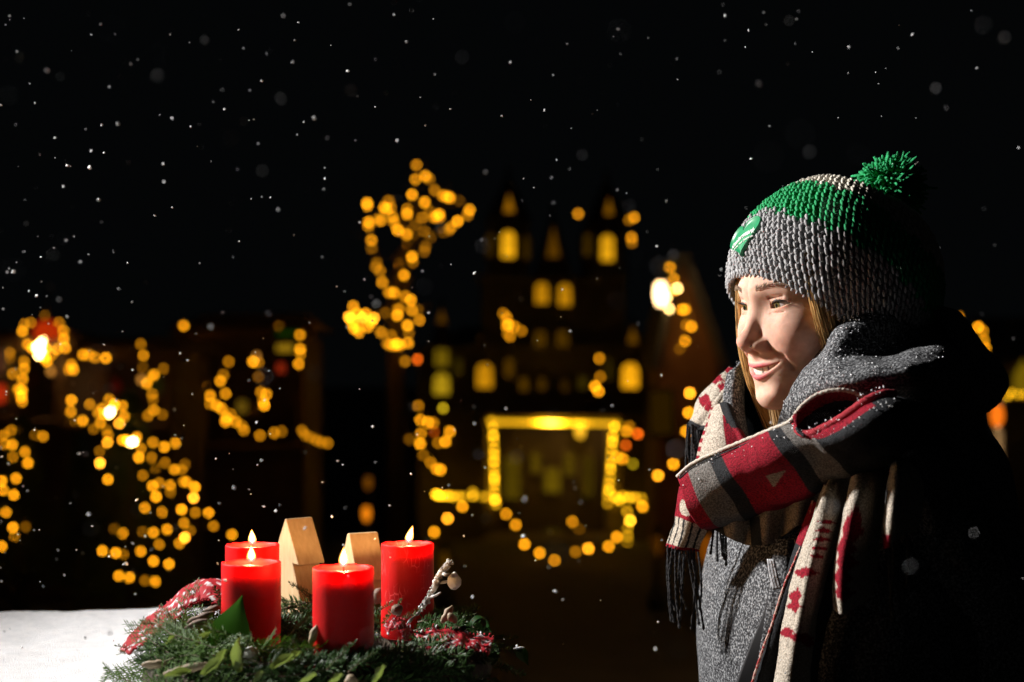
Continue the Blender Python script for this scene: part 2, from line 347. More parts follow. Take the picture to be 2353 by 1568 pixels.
# ================================================================== castle
m_wall = mat('castle_plaster', (0.085, 0.07, 0.048), 0.85, (0.12, 0.10, 0.07), nscale=0.8, bump=0.3, bscale=6, bdist=0.02)
m_slate = mat('slate_roof', (0.035, 0.037, 0.042), 0.6, (0.07, 0.07, 0.075), nscale=5, bump=0.4, bscale=20, bdist=0.02)
m_stone = mat('castle_trim', (0.12, 0.10, 0.075), 0.8, (0.17, 0.145, 0.11), nscale=4)
m_wood = mat('stall_wood', (0.045, 0.024, 0.012), 0.75, (0.075, 0.04, 0.02), nscale=6, bump=0.2, stretch=(1, 8, 1))
m_dwood = mat('dark_wood', (0.05, 0.03, 0.018), 0.7)
WIN = {}
def win_mat(b, col=(1.0, 0.44, 0.008)):
    k = (round(b, 2), col)
    if k not in WIN: WIN[k] = emit_mat('lit_window_glass', col, b)
    return WIN[k]
CX, CZ = P(1270, 855, DC).x, ground_z(DC)
castle = empty('castle', (CX, DC, CZ))
def cpx(px, py, d=DC): return P(px, py, d) - castle.location
def cbox(name, x0, x1, y0, y1, front, depth, m):
    """block between the photo columns x0..x1 and rows y0..y1, its face at 'front' metres"""
    a, b = cpx(x0, y1, front), cpx(x1, y0, front)
    o = MB(); o.box(((a.x + b.x) / 2, (a.y + b.y) / 2 + depth / 2, (a.z + b.z) / 2), (abs(b.x - a.x), depth, abs(b.z - a.z)))
    return o.build(name, m, castle)
gy = 855 - (CZ - 1.5) / DC * FPX
cbox('wall', 960, 1560, 800, gy + 12, DC, 9, m_wall)                 # lower wings
cbox('wall', 1105, 1438, 640, 800, DC + .05, 8, m_wall)              # middle block
cbox('tower', 1120, 1216, 508, 640, DC - .02, 3, m_wall)
cbox('tower', 1346, 1440, 514, 640, DC - .02, 3, m_wall)
cbox('cornice', 1098, 1445, 634, 643, DC - .25, 8.4, m_stone)
cbox('cornice', 950, 1570, 796, 803, DC - .22, 9.3, m_stone)
cbox('cornice', 950, 1570, 948, 955, DC - .2, 9.2, m_stone)
def spire(px, y0, y1, hw, d=DC + 1.4, n=4, name='spire'):
    a = cpx(px, y0, d); b = cpx(px, y1, d); r = hw * d / FPX
    o = MB(); vs = [(b.x + r * 1.41 * math.cos(math.pi / 4 + k * 2 * math.pi / n), b.y + r * 1.41 * math.sin(math.pi / 4 + k * 2 * math.pi / n), b.z) for k in range(n)] + [(a.x, a.y, a.z)]
    o.add(vs, [(k, (k + 1) % n, n) for k in range(n)] + [tuple(range(n - 1, -1, -1))], smooth=False)
    o.ell((a.x, a.y, a.z), (.07, .07, .16), nu=6, nv=4)
    return o.build(name, m_slate, castle)
spire(1168, 395, 508, 52); spire(1393, 402, 514, 50)
spire(1270, 480, 640, 46, DC + 1.5)
for sx, y0 in ((1015, 700), (1112, 735), (1452, 740)): spire(sx, y0, 798, 26, DC + .6)
o = MB(); a = cpx(955, 800); b = cpx(1565, 800); rz = cpx(0, 735).z
o.add([(a.x, a.y + 1, a.z), (b.x, b.y + 1, b.z), (b.x, b.y + 8.9, b.z), (a.x, a.y + 8.9, a.z), (a.x + 1, a.y + 5, rz), (b.x - 1, b.y + 5, rz)], [(0, 1, 5, 4), (2, 3, 4, 5), (1, 2, 5), (3, 0, 4), (3, 2, 1, 0)], smooth=False)
o.build('roof', m_slate, castle)
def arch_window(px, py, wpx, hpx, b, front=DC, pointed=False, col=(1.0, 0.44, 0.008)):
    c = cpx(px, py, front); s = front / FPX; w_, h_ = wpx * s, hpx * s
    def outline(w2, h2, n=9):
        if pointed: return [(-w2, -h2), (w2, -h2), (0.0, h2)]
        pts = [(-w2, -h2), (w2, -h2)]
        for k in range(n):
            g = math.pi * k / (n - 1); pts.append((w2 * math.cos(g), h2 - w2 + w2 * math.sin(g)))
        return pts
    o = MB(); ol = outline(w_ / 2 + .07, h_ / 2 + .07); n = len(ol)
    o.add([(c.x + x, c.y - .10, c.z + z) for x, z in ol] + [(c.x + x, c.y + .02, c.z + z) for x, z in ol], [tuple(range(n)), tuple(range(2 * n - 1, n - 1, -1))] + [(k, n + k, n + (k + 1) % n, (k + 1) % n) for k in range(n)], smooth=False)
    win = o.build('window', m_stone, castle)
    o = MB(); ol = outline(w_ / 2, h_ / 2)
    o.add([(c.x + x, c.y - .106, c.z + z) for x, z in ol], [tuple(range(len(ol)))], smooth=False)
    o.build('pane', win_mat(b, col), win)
    if not pointed:
        o = MB(); o.box((c.x, c.y - .125, c.z), (.02, .03, h_ * .97)); o.box((c.x, c.y - .126, c.z + h_ * .1), (w_ * .97, .03, .02)); o.build('glazing_bar', m_dwood, win)
OL = (0.75, 0.46, 0.012)
for (x, y, ww, hh, b, cc) in [(668,1320,80,120,.22,1),(668,1490,90,125,.62,1),(930,1440,90,145,.62,0),(1820,1440,95,150,1.15,0),(1080,1390,40,110,.10,0),(1170,1490,45,80,.10,0),(1280,1490,40,70,.08,0),(1420,1500,40,70,.04,0),(770,1380,40,100,.05,1),(1530,1480,50,80,.06,1),(1690,1400,30,130,.05,1),(1270,1220,70,110,.075,0),(1405,1220,70,110,.075,0),(1280,935,75,125,.56,0),(1420,945,75,130,.56,0)]:
    x, y = reg('A')(x, y); arch_window(x, y, ww * .3752, hh * .3752, b, DC if y > 800 else DC + .05, col=OL if cc else (1.0, 0.42, 0.006))
for (x, y, ww, hh, b) in [(1075,638,78,160,1.05),(1680,660,76,155,.9),(965,640,30,130,.05),(1185,660,30,130,.05),(1560,640,40,130,.05)]:
    x, y = reg('A')(x, y); arch_window(x, y, ww * .3752, hh * .3752, b, DC - .02, col=(1.0, 0.46, 0.008))
for (x, y, ww, hh, b) in [(1080,385,60,110,.32),(1690,405,50,100,.22),(1350,620,80,190,.09),(668,1075,50,80,.09),(930,1170,60,100,.13),(1835,1190,60,100,.13)]:  # floodlit spires: their light put in as glowing pointed panes, no real windows
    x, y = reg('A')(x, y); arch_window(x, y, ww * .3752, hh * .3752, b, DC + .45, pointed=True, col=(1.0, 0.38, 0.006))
# portal: dark stone jambs, a recess with glazed doors, lit from a hanging lantern
for x0, x1 in ((1116, 1142), (1396, 1424)): cbox('jamb', x0, x1, 975, gy + 12, DC - 1.0, 1.0, m_stone)
cbox('lintel', 1112, 1428, 957, 978, DC - 1.05, 1.05, m_stone)
for x0, x1, y0, y1, b in ((1160, 1194, 1045, 1145, .10), (1222, 1240, 1040, 1085, .13), (1252, 1286, 1075, 1130, .17), (1298, 1318, 1040, 1090, .12), (1340, 1362, 1045, 1140, .06), (1238, 1300, 1215, 1250, .07)):
    arch_window((x0 + x1) / 2, (y0 + y1) / 2, x1 - x0, y1 - y0, b, DC, col=OL)
for k in range(4): cbox('step', 1130 - 8 * k, 1410 + 8 * k, gy - 14 + 5 * k, gy + 14, DC - 1.2 - .32 * k, .34, m_stone)
tag(castle, 'dark turreted castle with lit arched windows behind the garlands', 'castle')

def lamp_light(name, loc, power, col, size=0.06, parent=None):
    l = bpy.data.lights.new(name, 'POINT'); l.energy = power; l.color = col; l.shadow_soft_size = size
    o = bpy.data.objects.new(name, l); C.objects.link(o); o.location = loc
    if parent is not None: o.parent = parent
    return o
m_iron = mat('black_iron', (0.015, 0.015, 0.016), 0.5, metal=0.4)
def lantern(px, py, d, w_, h_, b, col, label, light=0.0, hang=False, below=None):
    """street lantern: glowing glass body, iron cap and base, standing on a post (or hanging from a rod)"""
    c = P(px, py, d); z0 = ground_z(c.y); root = empty('lantern', (c.x, c.y, z0)); cz = c.z - z0
    o = MB(); o.lathe([(w_ * .2, -h_ / 2), (w_ * .42, -h_ * .3), (w_ / 2, 0), (w_ * .44, h_ * .32), (w_ * .25, h_ / 2)], (0, 0, cz), n=8, smooth=False); o.build('glass', emit_mat('lantern_glass', col, b), root)
    o = MB(); o.lathe([(w_ * .62, h_ * .5), (w_ * .5, h_ * .62), (w_ * .12, h_ * .86), (.01, h_)], (0, 0, cz), n=8, smooth=False); o.build('cap', m_iron, root)
    o = MB(); o.lathe([(w_ * .2, -h_ * .7), (w_ * .38, -h_ * .52), (w_ * .3, -h_ * .5)], (0, 0, cz), n=8); o.build('holder', m_iron, root)
    o = MB()
    if hang: o.tube([(0, 0, cz + h_), (0, 0, cz + h_ + .16), (0, .1, cz + h_ + .22), (0, hang, cz + h_ + .22)], .012, 6)
    else: o.lathe([(.09, 0), (.09, .12), (.045, .2), (.035, cz - h_ * .7)], n=10)
    o.build('rod' if hang else 'post', m_iron, root)
    if light: lamp_light('lantern_light', (0, -max(.3, w_ * .9), cz), light, (1, .55, .2), w_ * .4, root)
    return tag(root, label, 'lantern')
lantern(1333, 990, DC - .6, .22, .34, 1.6, (1.0, .5, .02), 'hanging lantern under the lintel of the castle portal', 9, .62)
lantern(842, 1181, 13, .075, .135, 1.05, (1.0, .26, .006), 'orange glowing lantern left of the right rear candle')
lantern(846, 1110, 17, .09, .15, .16, (1.0, .3, .01), 'faint lantern just above the orange glowing one')
lantern(1518, 676, 24.6, .20, .40, 9, (1.0, .62, .28), 'glaring white lantern below the steep gable beside her hat', 10, 1.42)
lantern(2291, 955, 7.5, .075, .115, 1.1, (1.0, .19, .008), 'orange lantern behind her shoulder at the right edge', 60)
lantern(1622, 1262, 12, .12, .25, .17, (1.0, .25, .008), 'dim orange lantern behind the black scarf fringe')
lantern(1510, 1252, 14, .10, .2, .05, (1.0, .3, .01), 'very faint lantern left of the scarf fringe')
lantern(1022, 1290, 14, .10, .2, .05, (1.0, .4, .01), 'very faint lantern behind the snowy twig')

# steep gabled house right of the castle
gh = empty('gabled_house', (P(1575, 855, 26).x, 26, ground_z(26)))
def gp(px, py, d): return P(px, py, d) - gh.location
o = MB(); d = 26.0; a, b, e = gp(1512, 835, d), gp(1650, 835, d), gp(1562, 590, d)
zb = 0.0
o.add([(a.x, 0, a.z), (b.x, 0, b.z), (e.x, 0, e.z), (a.x, 2, a.z), (b.x, 2, b.z), (e.x, 2, e.z), (a.x, 0, zb), (b.x, 0, zb), (a.x, 2, zb), (b.x, 2, zb)], [(0, 1, 2), (3, 5, 4), (6, 7, 1, 0), (9, 8, 3, 4), (7, 9, 4, 1), (8, 6, 0, 3)], smooth=False); o.build('wall', mat('ochre_plaster', (.20, .09, .03), .85, (.26, .125, .045), nscale=2), gh)
o = MB()
for s0, s1 in ((a, e), (e, b)):
    n_ = Vector((-(s1.z - s0.z), 0, s1.x - s0.x)).normalized() * .12
    k0 = Vector((s0.x, 0, s0.z)) - (Vector((s1.x - s0.x, 0, s1.z - s0.z)) * .06 if s0 is a else Vector()); k1 = Vector((s1.x, 0, s1.z)) + (Vector((s1.x - s0.x, 0, s1.z - s0.z)) * .06 if s1 is b else Vector())
    vs = [k0 + n_ * .05, k1 + n_ * .05, k1 + n_, k0 + n_]; vs = [Vector((v.x, -.4, v.z)) for v in vs] + [Vector((v.x, 2.2, v.z)) for v in vs]
    o.add(vs, [(0, 1, 2, 3), (7, 6, 5, 4), (0, 4, 5, 1), (1, 5, 6, 2), (2, 6, 7, 3), (3, 7, 4, 0)], smooth=False)
o.build('roof', m_slate, gh)
for k in (-.5, .45):
    o = MB(); o.box((k + (a.x + b.x) / 2, -.04, a.z - .9), (.5, .1, .9)); w_ = o.build('window', m_dwood, gh)
    o = MB(); o.box((k + (a.x + b.x) / 2, -.095, a.z - .9), (.4, .01, .78)); o.build('pane', win_mat(.02), w_)
tag(gh, 'dark house with a steep gable lit by a glaring lantern', 'house')

# house at the right edge
rh = empty('village_house', (P(2480, 855, 30).x, 30, ground_z(30)))
def rp(px, py, d=30.0): return P(px, py, d) - rh.location
o = MB(); a, b = rp(2285, 905), rp(2700, 905); o.box(((a.x + b.x) / 2, 3, a.z / 2), (b.x - a.x, 6, a.z)); o.build('wall', m_wall, rh)
o = MB(); e = rp(2340, 760); o.add([(a.x - .2, -.3, a.z), (b.x, -.3, a.z), (b.x, 6.3, a.z), (a.x - .2, 6.3, a.z), (a.x + .5, 3, e.z + .4), (b.x, 3, e.z + .4)], [(0, 1, 5, 4), (2, 3, 4, 5), (1, 2, 5), (3, 0, 4), (3, 2, 1, 0)], smooth=False); o.build('roof', m_slate, rh)
o = MB(); dz = rp(2330, 872); o.box((dz.x, -.28, dz.z), (.46, .5, .85)); w_ = o.build('dormer', m_wall, rh)
o = MB(); o.add([(dz.x - .20, -.535, dz.z - .34), (dz.x + .20, -.535, dz.z - .34), (dz.x + .2, -.535, dz.z + .1), (dz.x, -.535, dz.z + .42), (dz.x - .2, -.535, dz.z + .1)], [(0, 1, 2, 3, 4)], smooth=False); o.build('pane', win_mat(.2, OL), w_)
tag(rh, 'dark house with a lit dormer at the right edge behind her shoulder', 'house')
def reg_d(x, y): return (2000 + .2439 * x, 676.5 + .2439 * y)
_r0 = reg
def reg(t): return reg_d if t == 'D' else _r0(t)
lights('D', [(830,215,.7),(1015,310,1),(1060,350,.6),(1070,440,.6),(1085,510,.7)], 20, 'string of warm lights peeking out over her hood', br=1.75, jit=.1)
lights('D', [(1290,960,.5),(1330,930,.45),(1390,945,.4),(1450,945,.4),(1500,950,.4)], 29.3, 'row of yellow lights along the eave at the right edge', 'y', jit=.05)

# ================================================================== market stalls
m_roofsnow = mat('roof_boards', (0.05, 0.03, 0.02), 0.7, (0.09, 0.055, 0.035), nscale=4)
m_cloth_r = mat('red_goods', (0.35, 0.02, 0.015), 0.7); m_cloth_g = mat('green_goods', (0.03, 0.10, 0.02), 0.7); m_cloth_y = mat('yellow_goods', (0.45, 0.30, 0.04), 0.7)
def stall(px0, px1, ye, yc, d, label, lamp, goods):
    """wooden market hut: posts, back wall, side walls, gable roof, counter, goods and a bulb inside"""
    c = P((px0 + px1) / 2, 855, d); z0 = ground_z(d); root = empty('market_stall', (c.x, d, z0))
    w_ = (px1 - px0) * d / FPX; he = P(0, ye, d).z - z0; hc = P(0, yc, d).z - z0; dep = 1.8
    for sx in (-1, 1):
        for yy in (0.05, dep - .05):
            o = MB(); o.box((sx * (w_ / 2 - .05), yy, he / 2), (.1, .1, he)); o.build('post', m_wood, root)
        o = MB(); o.box((sx * (w_ / 2 - .03), dep / 2, he / 2), (.03, dep - .24, he - .01)); o.build('side_wall', m_wood, root)
    for k in range(9):
        o = MB(); o.box((0, dep, he * (k + .5) / 9), (w_ - .22, .03, he / 9 - .012)); o.build('back_board', m_wood, root)
    for k in range(5):
        o = MB(); o.box((0, .0, hc * (k + .5) / 5), (w_ - .22, .03, hc / 5 - .012)); o.build('front_board', m_wood, root)
    o = MB(); o.box((0, -.1, hc + .03), (w_ + .1, .5, .05)); o.build('counter', m_wood, root)
    o = MB(); o.box((0, -.12, he + .07), (w_ + .3, .05, .22)); o.build('fascia', m_wood, root)
    o = MB(); rh_ = w_ * .22
    o.add([(-w_ / 2 - .2, -.35, he + .10), (w_ / 2 + .2, -.35, he + .10), (w_ / 2 + .2, dep + .2, he + .10), (-w_ / 2 - .2, dep + .2, he + .10), (-w_ / 2 + .1, dep / 2, he + rh_), (w_ / 2 - .1, dep / 2, he + rh_)], [(0, 1, 5, 4), (2, 3, 4, 5), (1, 2, 5), (3, 0, 4), (3, 2, 1, 0)], smooth=False); o.build('roof', m_roofsnow, root)
    o = MB(); o.box((0, dep - .25, hc + .35), (w_ - .3, .3, .03)); o.build('shelf', m_wood, root)
    if lamp:
        lz = he - .25; o = MB(); o.ell((0, dep * .5, lz), (.03, .03, .04), nu=8, nv=6); o.build('bulb', win_mat(1.2, (1, .40, .06)), root)
        lamp_light('stall_light', (0, dep * .5 - .08, lz - .1), lamp, (1, .5, .18), .05, root)
    tag(root, label, 'market stall', 'market stalls')
    for k, (gx, gz, m_, nm, lab) in enumerate(goods):
        q = P(gx, gz, d + .9); o = MB()
        for j in range(3): o.ell((.07 * (j - 1), .03 * (j % 2), .09 + .03 * (j % 2)), (.09, .08, .10), nu=8, nv=6)
        g_ = o.build(nm, m_, None, loc=(q.x, d + dep - .27 if gz < yc - 12 else d - .1, z0 + hc + (.367 if gz < yc - 12 else .056))); tag(g_, lab, 'goods')
stall(-40, 150, 800, 975, 15.3, 'leftmost wooden market stall under the red lamp', 1.1, [(8, 940, m_cloth_r, 'sweet_bag', 'red bag of sweets on the leftmost stall counter')])
stall(158, 395, 822, 985, 15.8, 'wide wooden market stall behind the lit fir', 2.4, [(215, 900, m_cloth_r, 'sweet_bag', 'red bag of sweets on the wide stall shelf'), (330, 905, m_cloth_g, 'wreath_bundle', 'green bundle on the wide stall shelf')])
stall(425, 700, 775, 1030, 19.4, 'far wooden market stall with lights sloping along its counter', .5, [(560, 940, m_cloth_y, 'straw_star', 'yellow straw ornament on the far stall shelf')])
# red hanging lamp over the left stall, lit sign over the far one
c = P(108, 765, 15.0); root = empty('red_lamp', c)
o = MB(); o.lathe([(.02, .13), (.07, .12), (.12, .075), (.14, .015), (.135, -.03), (.11, -.07)], n=16); o.build('shade', emit_mat('red_lampshade', (1, .06, .004), .42), root)
o = MB(); o.tube([(0, 0, .16), (0, 0, .5)], .012, 6); o.build('rod', m_iron, root)
tag(root, 'glowing red lamp over the glaring lights of the leftmost stall', 'lamp')
def glow_sign(px, py, d, w_, h_, col, b, label):
    c = P(px, py, d); root = empty('lit_sign', c)
    o = MB(); o.box((0, .06, 0), (w_ + .05, .1, h_ + .05)); o.build('case', m_iron, root)
    o = MB(); o.box((0, 0.0, 0), (w_, .012, h_)); o.build('face', emit_mat('sign_face', col, b), root)
    tag(root, label, 'sign')
glow_sign(655, 800, 19.0, .22, .10, (1, .55, .02), .28, 'small yellow lit sign on the far stall')
glow_sign(645, 846, 19.0, .10, .12, (1, .07, .015), .25, 'small red lit sign below the yellow one on the far stall')
glow_sign(660, 766, 19.1, .28, .05, (.12, .5, .01), .06, 'thin green lit sign above the yellow one')
glow_sign(556, 935, 19.0, .12, .16, (.9, .5, .03), .14, 'olive lit sign in the middle of the far stall')
glow_sign(3, 905, 14.6, .07, .18, (1, .06, .01), .5, 'red lit sign cut by the left edge')
glow_sign(2, 830, 14.8, .05, .25, (1, .35, .15), .10, 'pale lit sign cut by the left edge')

# ================================================================== trees
m_bark = mat('bark', (0.045, 0.032, 0.022), 0.9, (0.08, 0.06, 0.04), nscale=18, bump=0.6)
m_fir = mat('fir_green', (0.018, 0.045, 0.014), 0.7, (0.04, 0.085, 0.03), nscale=8)
def fir(px, ytop, d, h, r, label, seed):
    q = random.Random(seed); c = P(px, ytop, d); z0 = c.z - h; zg = ground_z(c.y); root = empty('fir_tree', (c.x, c.y, zg))
    H = c.z - zg
    o = MB(); o.tube([(0, 0, 0), (0, 0, H * .5), (0, 0, H)], [.07, .045, .008], 8); o.build('trunk', m_bark, root)
    o = MB(); base = max(.12, H - h)
    n = 260
    for k in range(n):
        t = (k + q.random()) / n; z = base + (H - base) * t; L = r * (1 - t) ** .85 * q.uniform(.75, 1.1) + .03; a = k * 2.39996 + q.uniform(-.3, .3)
        dx, dy = math.cos(a), math.sin(a); sag = -.18 * L
        path = [Vector((dx * L * s, dy * L * s, z + sag * s * s + .05 * L * s)) for s in (0, .35, .7, 1.0)]
        o.tube(path, [.008, .006, .004, .002], 4, caps=False)
        for j in range(26):
            s = q.uniform(.15, 1); p = Vector((dx * L * s, dy * L * s, z + sag * s * s + .05 * L * s))
            v = Vector((dx * .5 + q.uniform(-1, 1), dy * .5 + q.uniform(-1, 1), q.uniform(-.5, .6))).normalized() * q.uniform(.04, .075); e = v.cross(Vector((q.uniform(-1, 1), q.uniform(-1, 1), 1))).normalized() * .006
            o.add([p - e, p + e, p + v], [(0, 1, 2)])
    o.build('crown', m_fir, root)
    tag(root, label, 'fir tree')
fir(300, 900, 12.2, 1.75, .62, 'small dark fir hung with lights behind the snowy table', 1)
fir(50, 955, 13, 1.5, .5, 'small fir with lights at the left edge', 2)
fir(185, 985, 13.6, 1.5, .35, 'unlit black fir between the two lit ones', 3)
# bare tree that carries the pointed loop of lights
tc = P(912, 1130, 20.3); zg = ground_z(20.3); tr = empty('bare_tree', (tc.x, 20.3, zg))
def tp(px, py, d=20.3): return P(px, py, d) - tr.location
o = MB(); o.tube([(0, 0, -.05), tp(912, 1000), tp(908, 850), tp(905, 700), tp(915, 620)], [.17, .13, .11, .08, .06], 10); o.build('trunk', m_bark, tr)
o = MB(); fa = reg('A')
for br_ in (star_left[::-1], star_mid[::-1], [(450, 760, 1), (470, 560, 1), (505, 400, 1), (510, 180, 1)], [(470, 620, 1), (560, 540, 1), (700, 540, 1), (830, 440, 1)], [(505, 400, 1), (620, 420, 1), (760, 380, 1)], [(400, 1000, 1), (280, 1080, 1), (120, 1080, 1)], [(440, 1100, 1), (520, 1060, 1), (600, 1000, 1)]):
    pts = [tp(*fa(b[0] + 4, b[1] + 6), 20.4) for b in br_[::2]]
    if len(pts) > 2: pts = [Vector(v) for v in catmull(pts, len(pts) * 3)]
    pts = [tp(912, fa(0, br_[0][1])[1] + 40)] + pts
    o.tube(pts, [.05 * (1 - .8 * i / len(pts)) for i in range(len(pts))], 6)
q = random.Random(4)
for k in range(140):
    b_ = q.choice(star_left + star_mid + star_top); p = tp(*fa(b_[0], b_[1]), 20.4); v = Vector((q.uniform(-1, 1), q.uniform(-1, 1), q.uniform(0, 1))).normalized() * q.uniform(.1, .3)
    o.tube([p, p + v * .5 + Vector((0, 0, .02)), p + v], [.009, .006, .002], 4, caps=False)
o.build('crown', m_bark, tr)
tag(tr, 'bare tree outlined by warm lights left of the castle', 'tree')
# ================================================================== snowy high table
TZ = 1.163
m_snow = mat('snow', (0.82, 0.83, 0.85), 0.6, (0.92, 0.92, 0.93), nscale=60, bump=0.8, bscale=650, bdist=0.005, sss=0.25, sssr=(.9, .95, 1), ssscale=0.004)
m_board = mat('table_boards', (0.10, 0.06, 0.035), 0.7, (0.16, 0.10, 0.06), nscale=10, bump=0.3, stretch=(1, 12, 1))
TX0, TX1, TY0, TY1 = -1.5, 0.0, 1.10, 2.09
tb = empty('high_table', ((TX0 + TX1) / 2, (TY0 + TY1) / 2, 0)); t0 = tb.location
for k in range(7):
    o = MB(); y0 = TY0 + (TY1 - TY0) * k / 7; y1 = TY0 + (TY1 - TY0) * (k + 1) / 7 - .006
    o.box(((TX0 + TX1) / 2 - t0.x, (y0 + y1) / 2 - t0.y, TZ - .052), (TX1 - TX0, y1 - y0, .035)); o.build('board', m_board, tb)
for sx in (TX0 + .08, TX1 - .08):
    for sy in (TY0 + .08, TY1 - .08):
        o = MB(); o.box((sx - t0.x, sy - t0.y, (TZ - .07) / 2), (.07, .07, TZ - .07)); o.build('leg', m_board, tb)
pts = []; nx, ny = 150, 90
for j in range(ny + 1):
    row = []
    for i in range(nx + 1):
        u, v = i / nx, j / ny; x = TX0 - .01 + (TX1 - TX0 + .02) * u; y = TY0 - .01 + (TY1 - TY0 + .02) * v
        e = min(u * (TX1 - TX0), (1 - u) * (TX1 - TX0), v * (TY1 - TY0), (1 - v) * (TY1 - TY0))
        rim = -.032 * max(0, 1 - e / .018) ** 2
        h = .006 * mnoise.noise((x * 4, y * 4, 0)) + .0025 * mnoise.noise((x * 22, y * 22, 3)) + .0012 * mnoise.noise((x * 90, y * 90, 5)) + .0007 * mnoise.noise((x * 260, y * 260, 9))
        row.append((x - t0.x + .006 * mnoise.noise((y * 30, 1, 2)) * (u < .01 or u > .99), y - t0.y + .010 * mnoise.noise((x * 9, 4, 2)) * (v > .97), TZ + h + rim))
    pts.append(row)
o = MB(); o.grid(pts); o.build('snow_cover', m_snow, tb)
_pv = Vector((-.040, 1.45, 0)); _rt = Matrix.Rotation(R(7), 3, 'Z')
tb.rotation_euler = (0, 0, R(7)); tb.location = _pv + _rt @ (t0.copy() - Vector((0, 1.45, 0)))
tag(tb, 'high wooden table covered with bright snow under the wreath', 'table')

# ================================================================== candles
m_wax = mat('red_wax', (0.46, 0.0006, 0.0008), 0.55, (0.55, 0.0010, 0.0014), nscale=30, bump=0.08, bscale=60, bdist=0.002, sss=0.9, sssr=(1.0, .03, .02), ssscale=0.020, spec=0.25)
def frost_wax():
    m = m_wax.copy(); m.name = 'scuffed_red_wax'; N = m.node_tree.nodes; L = m.node_tree.links; b = N['Principled BSDF']
    src = b.inputs['Base Color'].links[0].from_socket
    tc = N.new('ShaderNodeTexCoord'); mp = N.new('ShaderNodeMapping'); mp.inputs['Scale'].default_value = (1, 1, .35); L.new(tc.outputs['Object'], mp.inputs[0])
    v = N.new('ShaderNodeTexVoronoi'); v.feature = 'DISTANCE_TO_EDGE'; v.inputs['Scale'].default_value = 170; L.new(mp.outputs[0], v.inputs['Vector'])
    n = N.new('ShaderNodeTexNoise'); n.inputs['Scale'].default_value = 38; L.new(tc.outputs['Object'], n.inputs['Vector'])
    r1 = N.new('ShaderNodeMapRange'); r1.inputs[1].default_value = .06; r1.inputs[2].default_value = .0; L.new(v.outputs['Distance'], r1.inputs[0])
    r2 = N.new('ShaderNodeMapRange'); r2.inputs[1].default_value = .52; r2.inputs[2].default_value = .66; L.new(n.outputs['Fac'], r2.inputs[0])
    mu = N.new('ShaderNodeMath'); mu.operation = 'MULTIPLY'; L.new(r1.outputs[0], mu.inputs[0]); L.new(r2.outputs[0], mu.inputs[1])
    x = N.new('ShaderNodeMix'); x.data_type = 'RGBA'; L.new(mu.outputs[0], x.inputs[0]); L.new(src, x.inputs[6]); x.inputs[7].default_value = (.78, .10, .10, 1); L.new(x.outputs[2], b.inputs['Base Color'])
    return m
m_wax2 = frost_wax()
m_wick = mat('wick', (0.02, 0.012, 0.01), 0.8)
def flame_mat(st, hot=False):
    m = bpy.data.materials.new('flame'); m.use_nodes = True; N = m.node_tree.nodes; L = m.node_tree.links; N.remove(N['Principled BSDF'])
    tc = N.new('ShaderNodeTexCoord'); sp = N.new('ShaderNodeSeparateXYZ'); L.new(tc.outputs['Generated'], sp.inputs[0])
    r = N.new('ShaderNodeValToRGB'); el = r.color_ramp.elements
    el[0].position = 0.0; el[0].color = (.02, .03, .16, 1); el[1].position = 1.0; el[1].color = (.9, .34, .06, 1)
    for p_, c_ in ((.14, (.25, .08, .06, 1)), (.28, (1, .42, .08, 1)), (.55, (1, .46, .09, 1)), (.82, (1, .40, .06, 1))) if not hot else ((.12, (.2, .10, .05, 1)), (.25, (1, .70, .28, 1)), (.6, (1, .70, .30, 1))):
        e = el.new(p_); e.color = c_
    L.new(sp.outputs[2], r.inputs[0])
    e = N.new('ShaderNodeEmission'); e.inputs[1].default_value = st; L.new(r.outputs[0], e.inputs[0])
    t = N.new('ShaderNodeBsdfTransparent'); a = N.new('ShaderNodeAddShader'); L.new(e.outputs[0], a.inputs[0]); L.new(t.outputs[0], a.inputs[1]); L.new(a.outputs[0], N['Material Output'].inputs[0])
    m.cycles.emission_sampling = 'NONE'; return m
m_flame = flame_mat(1.7); m_core = flame_mat(9, True)
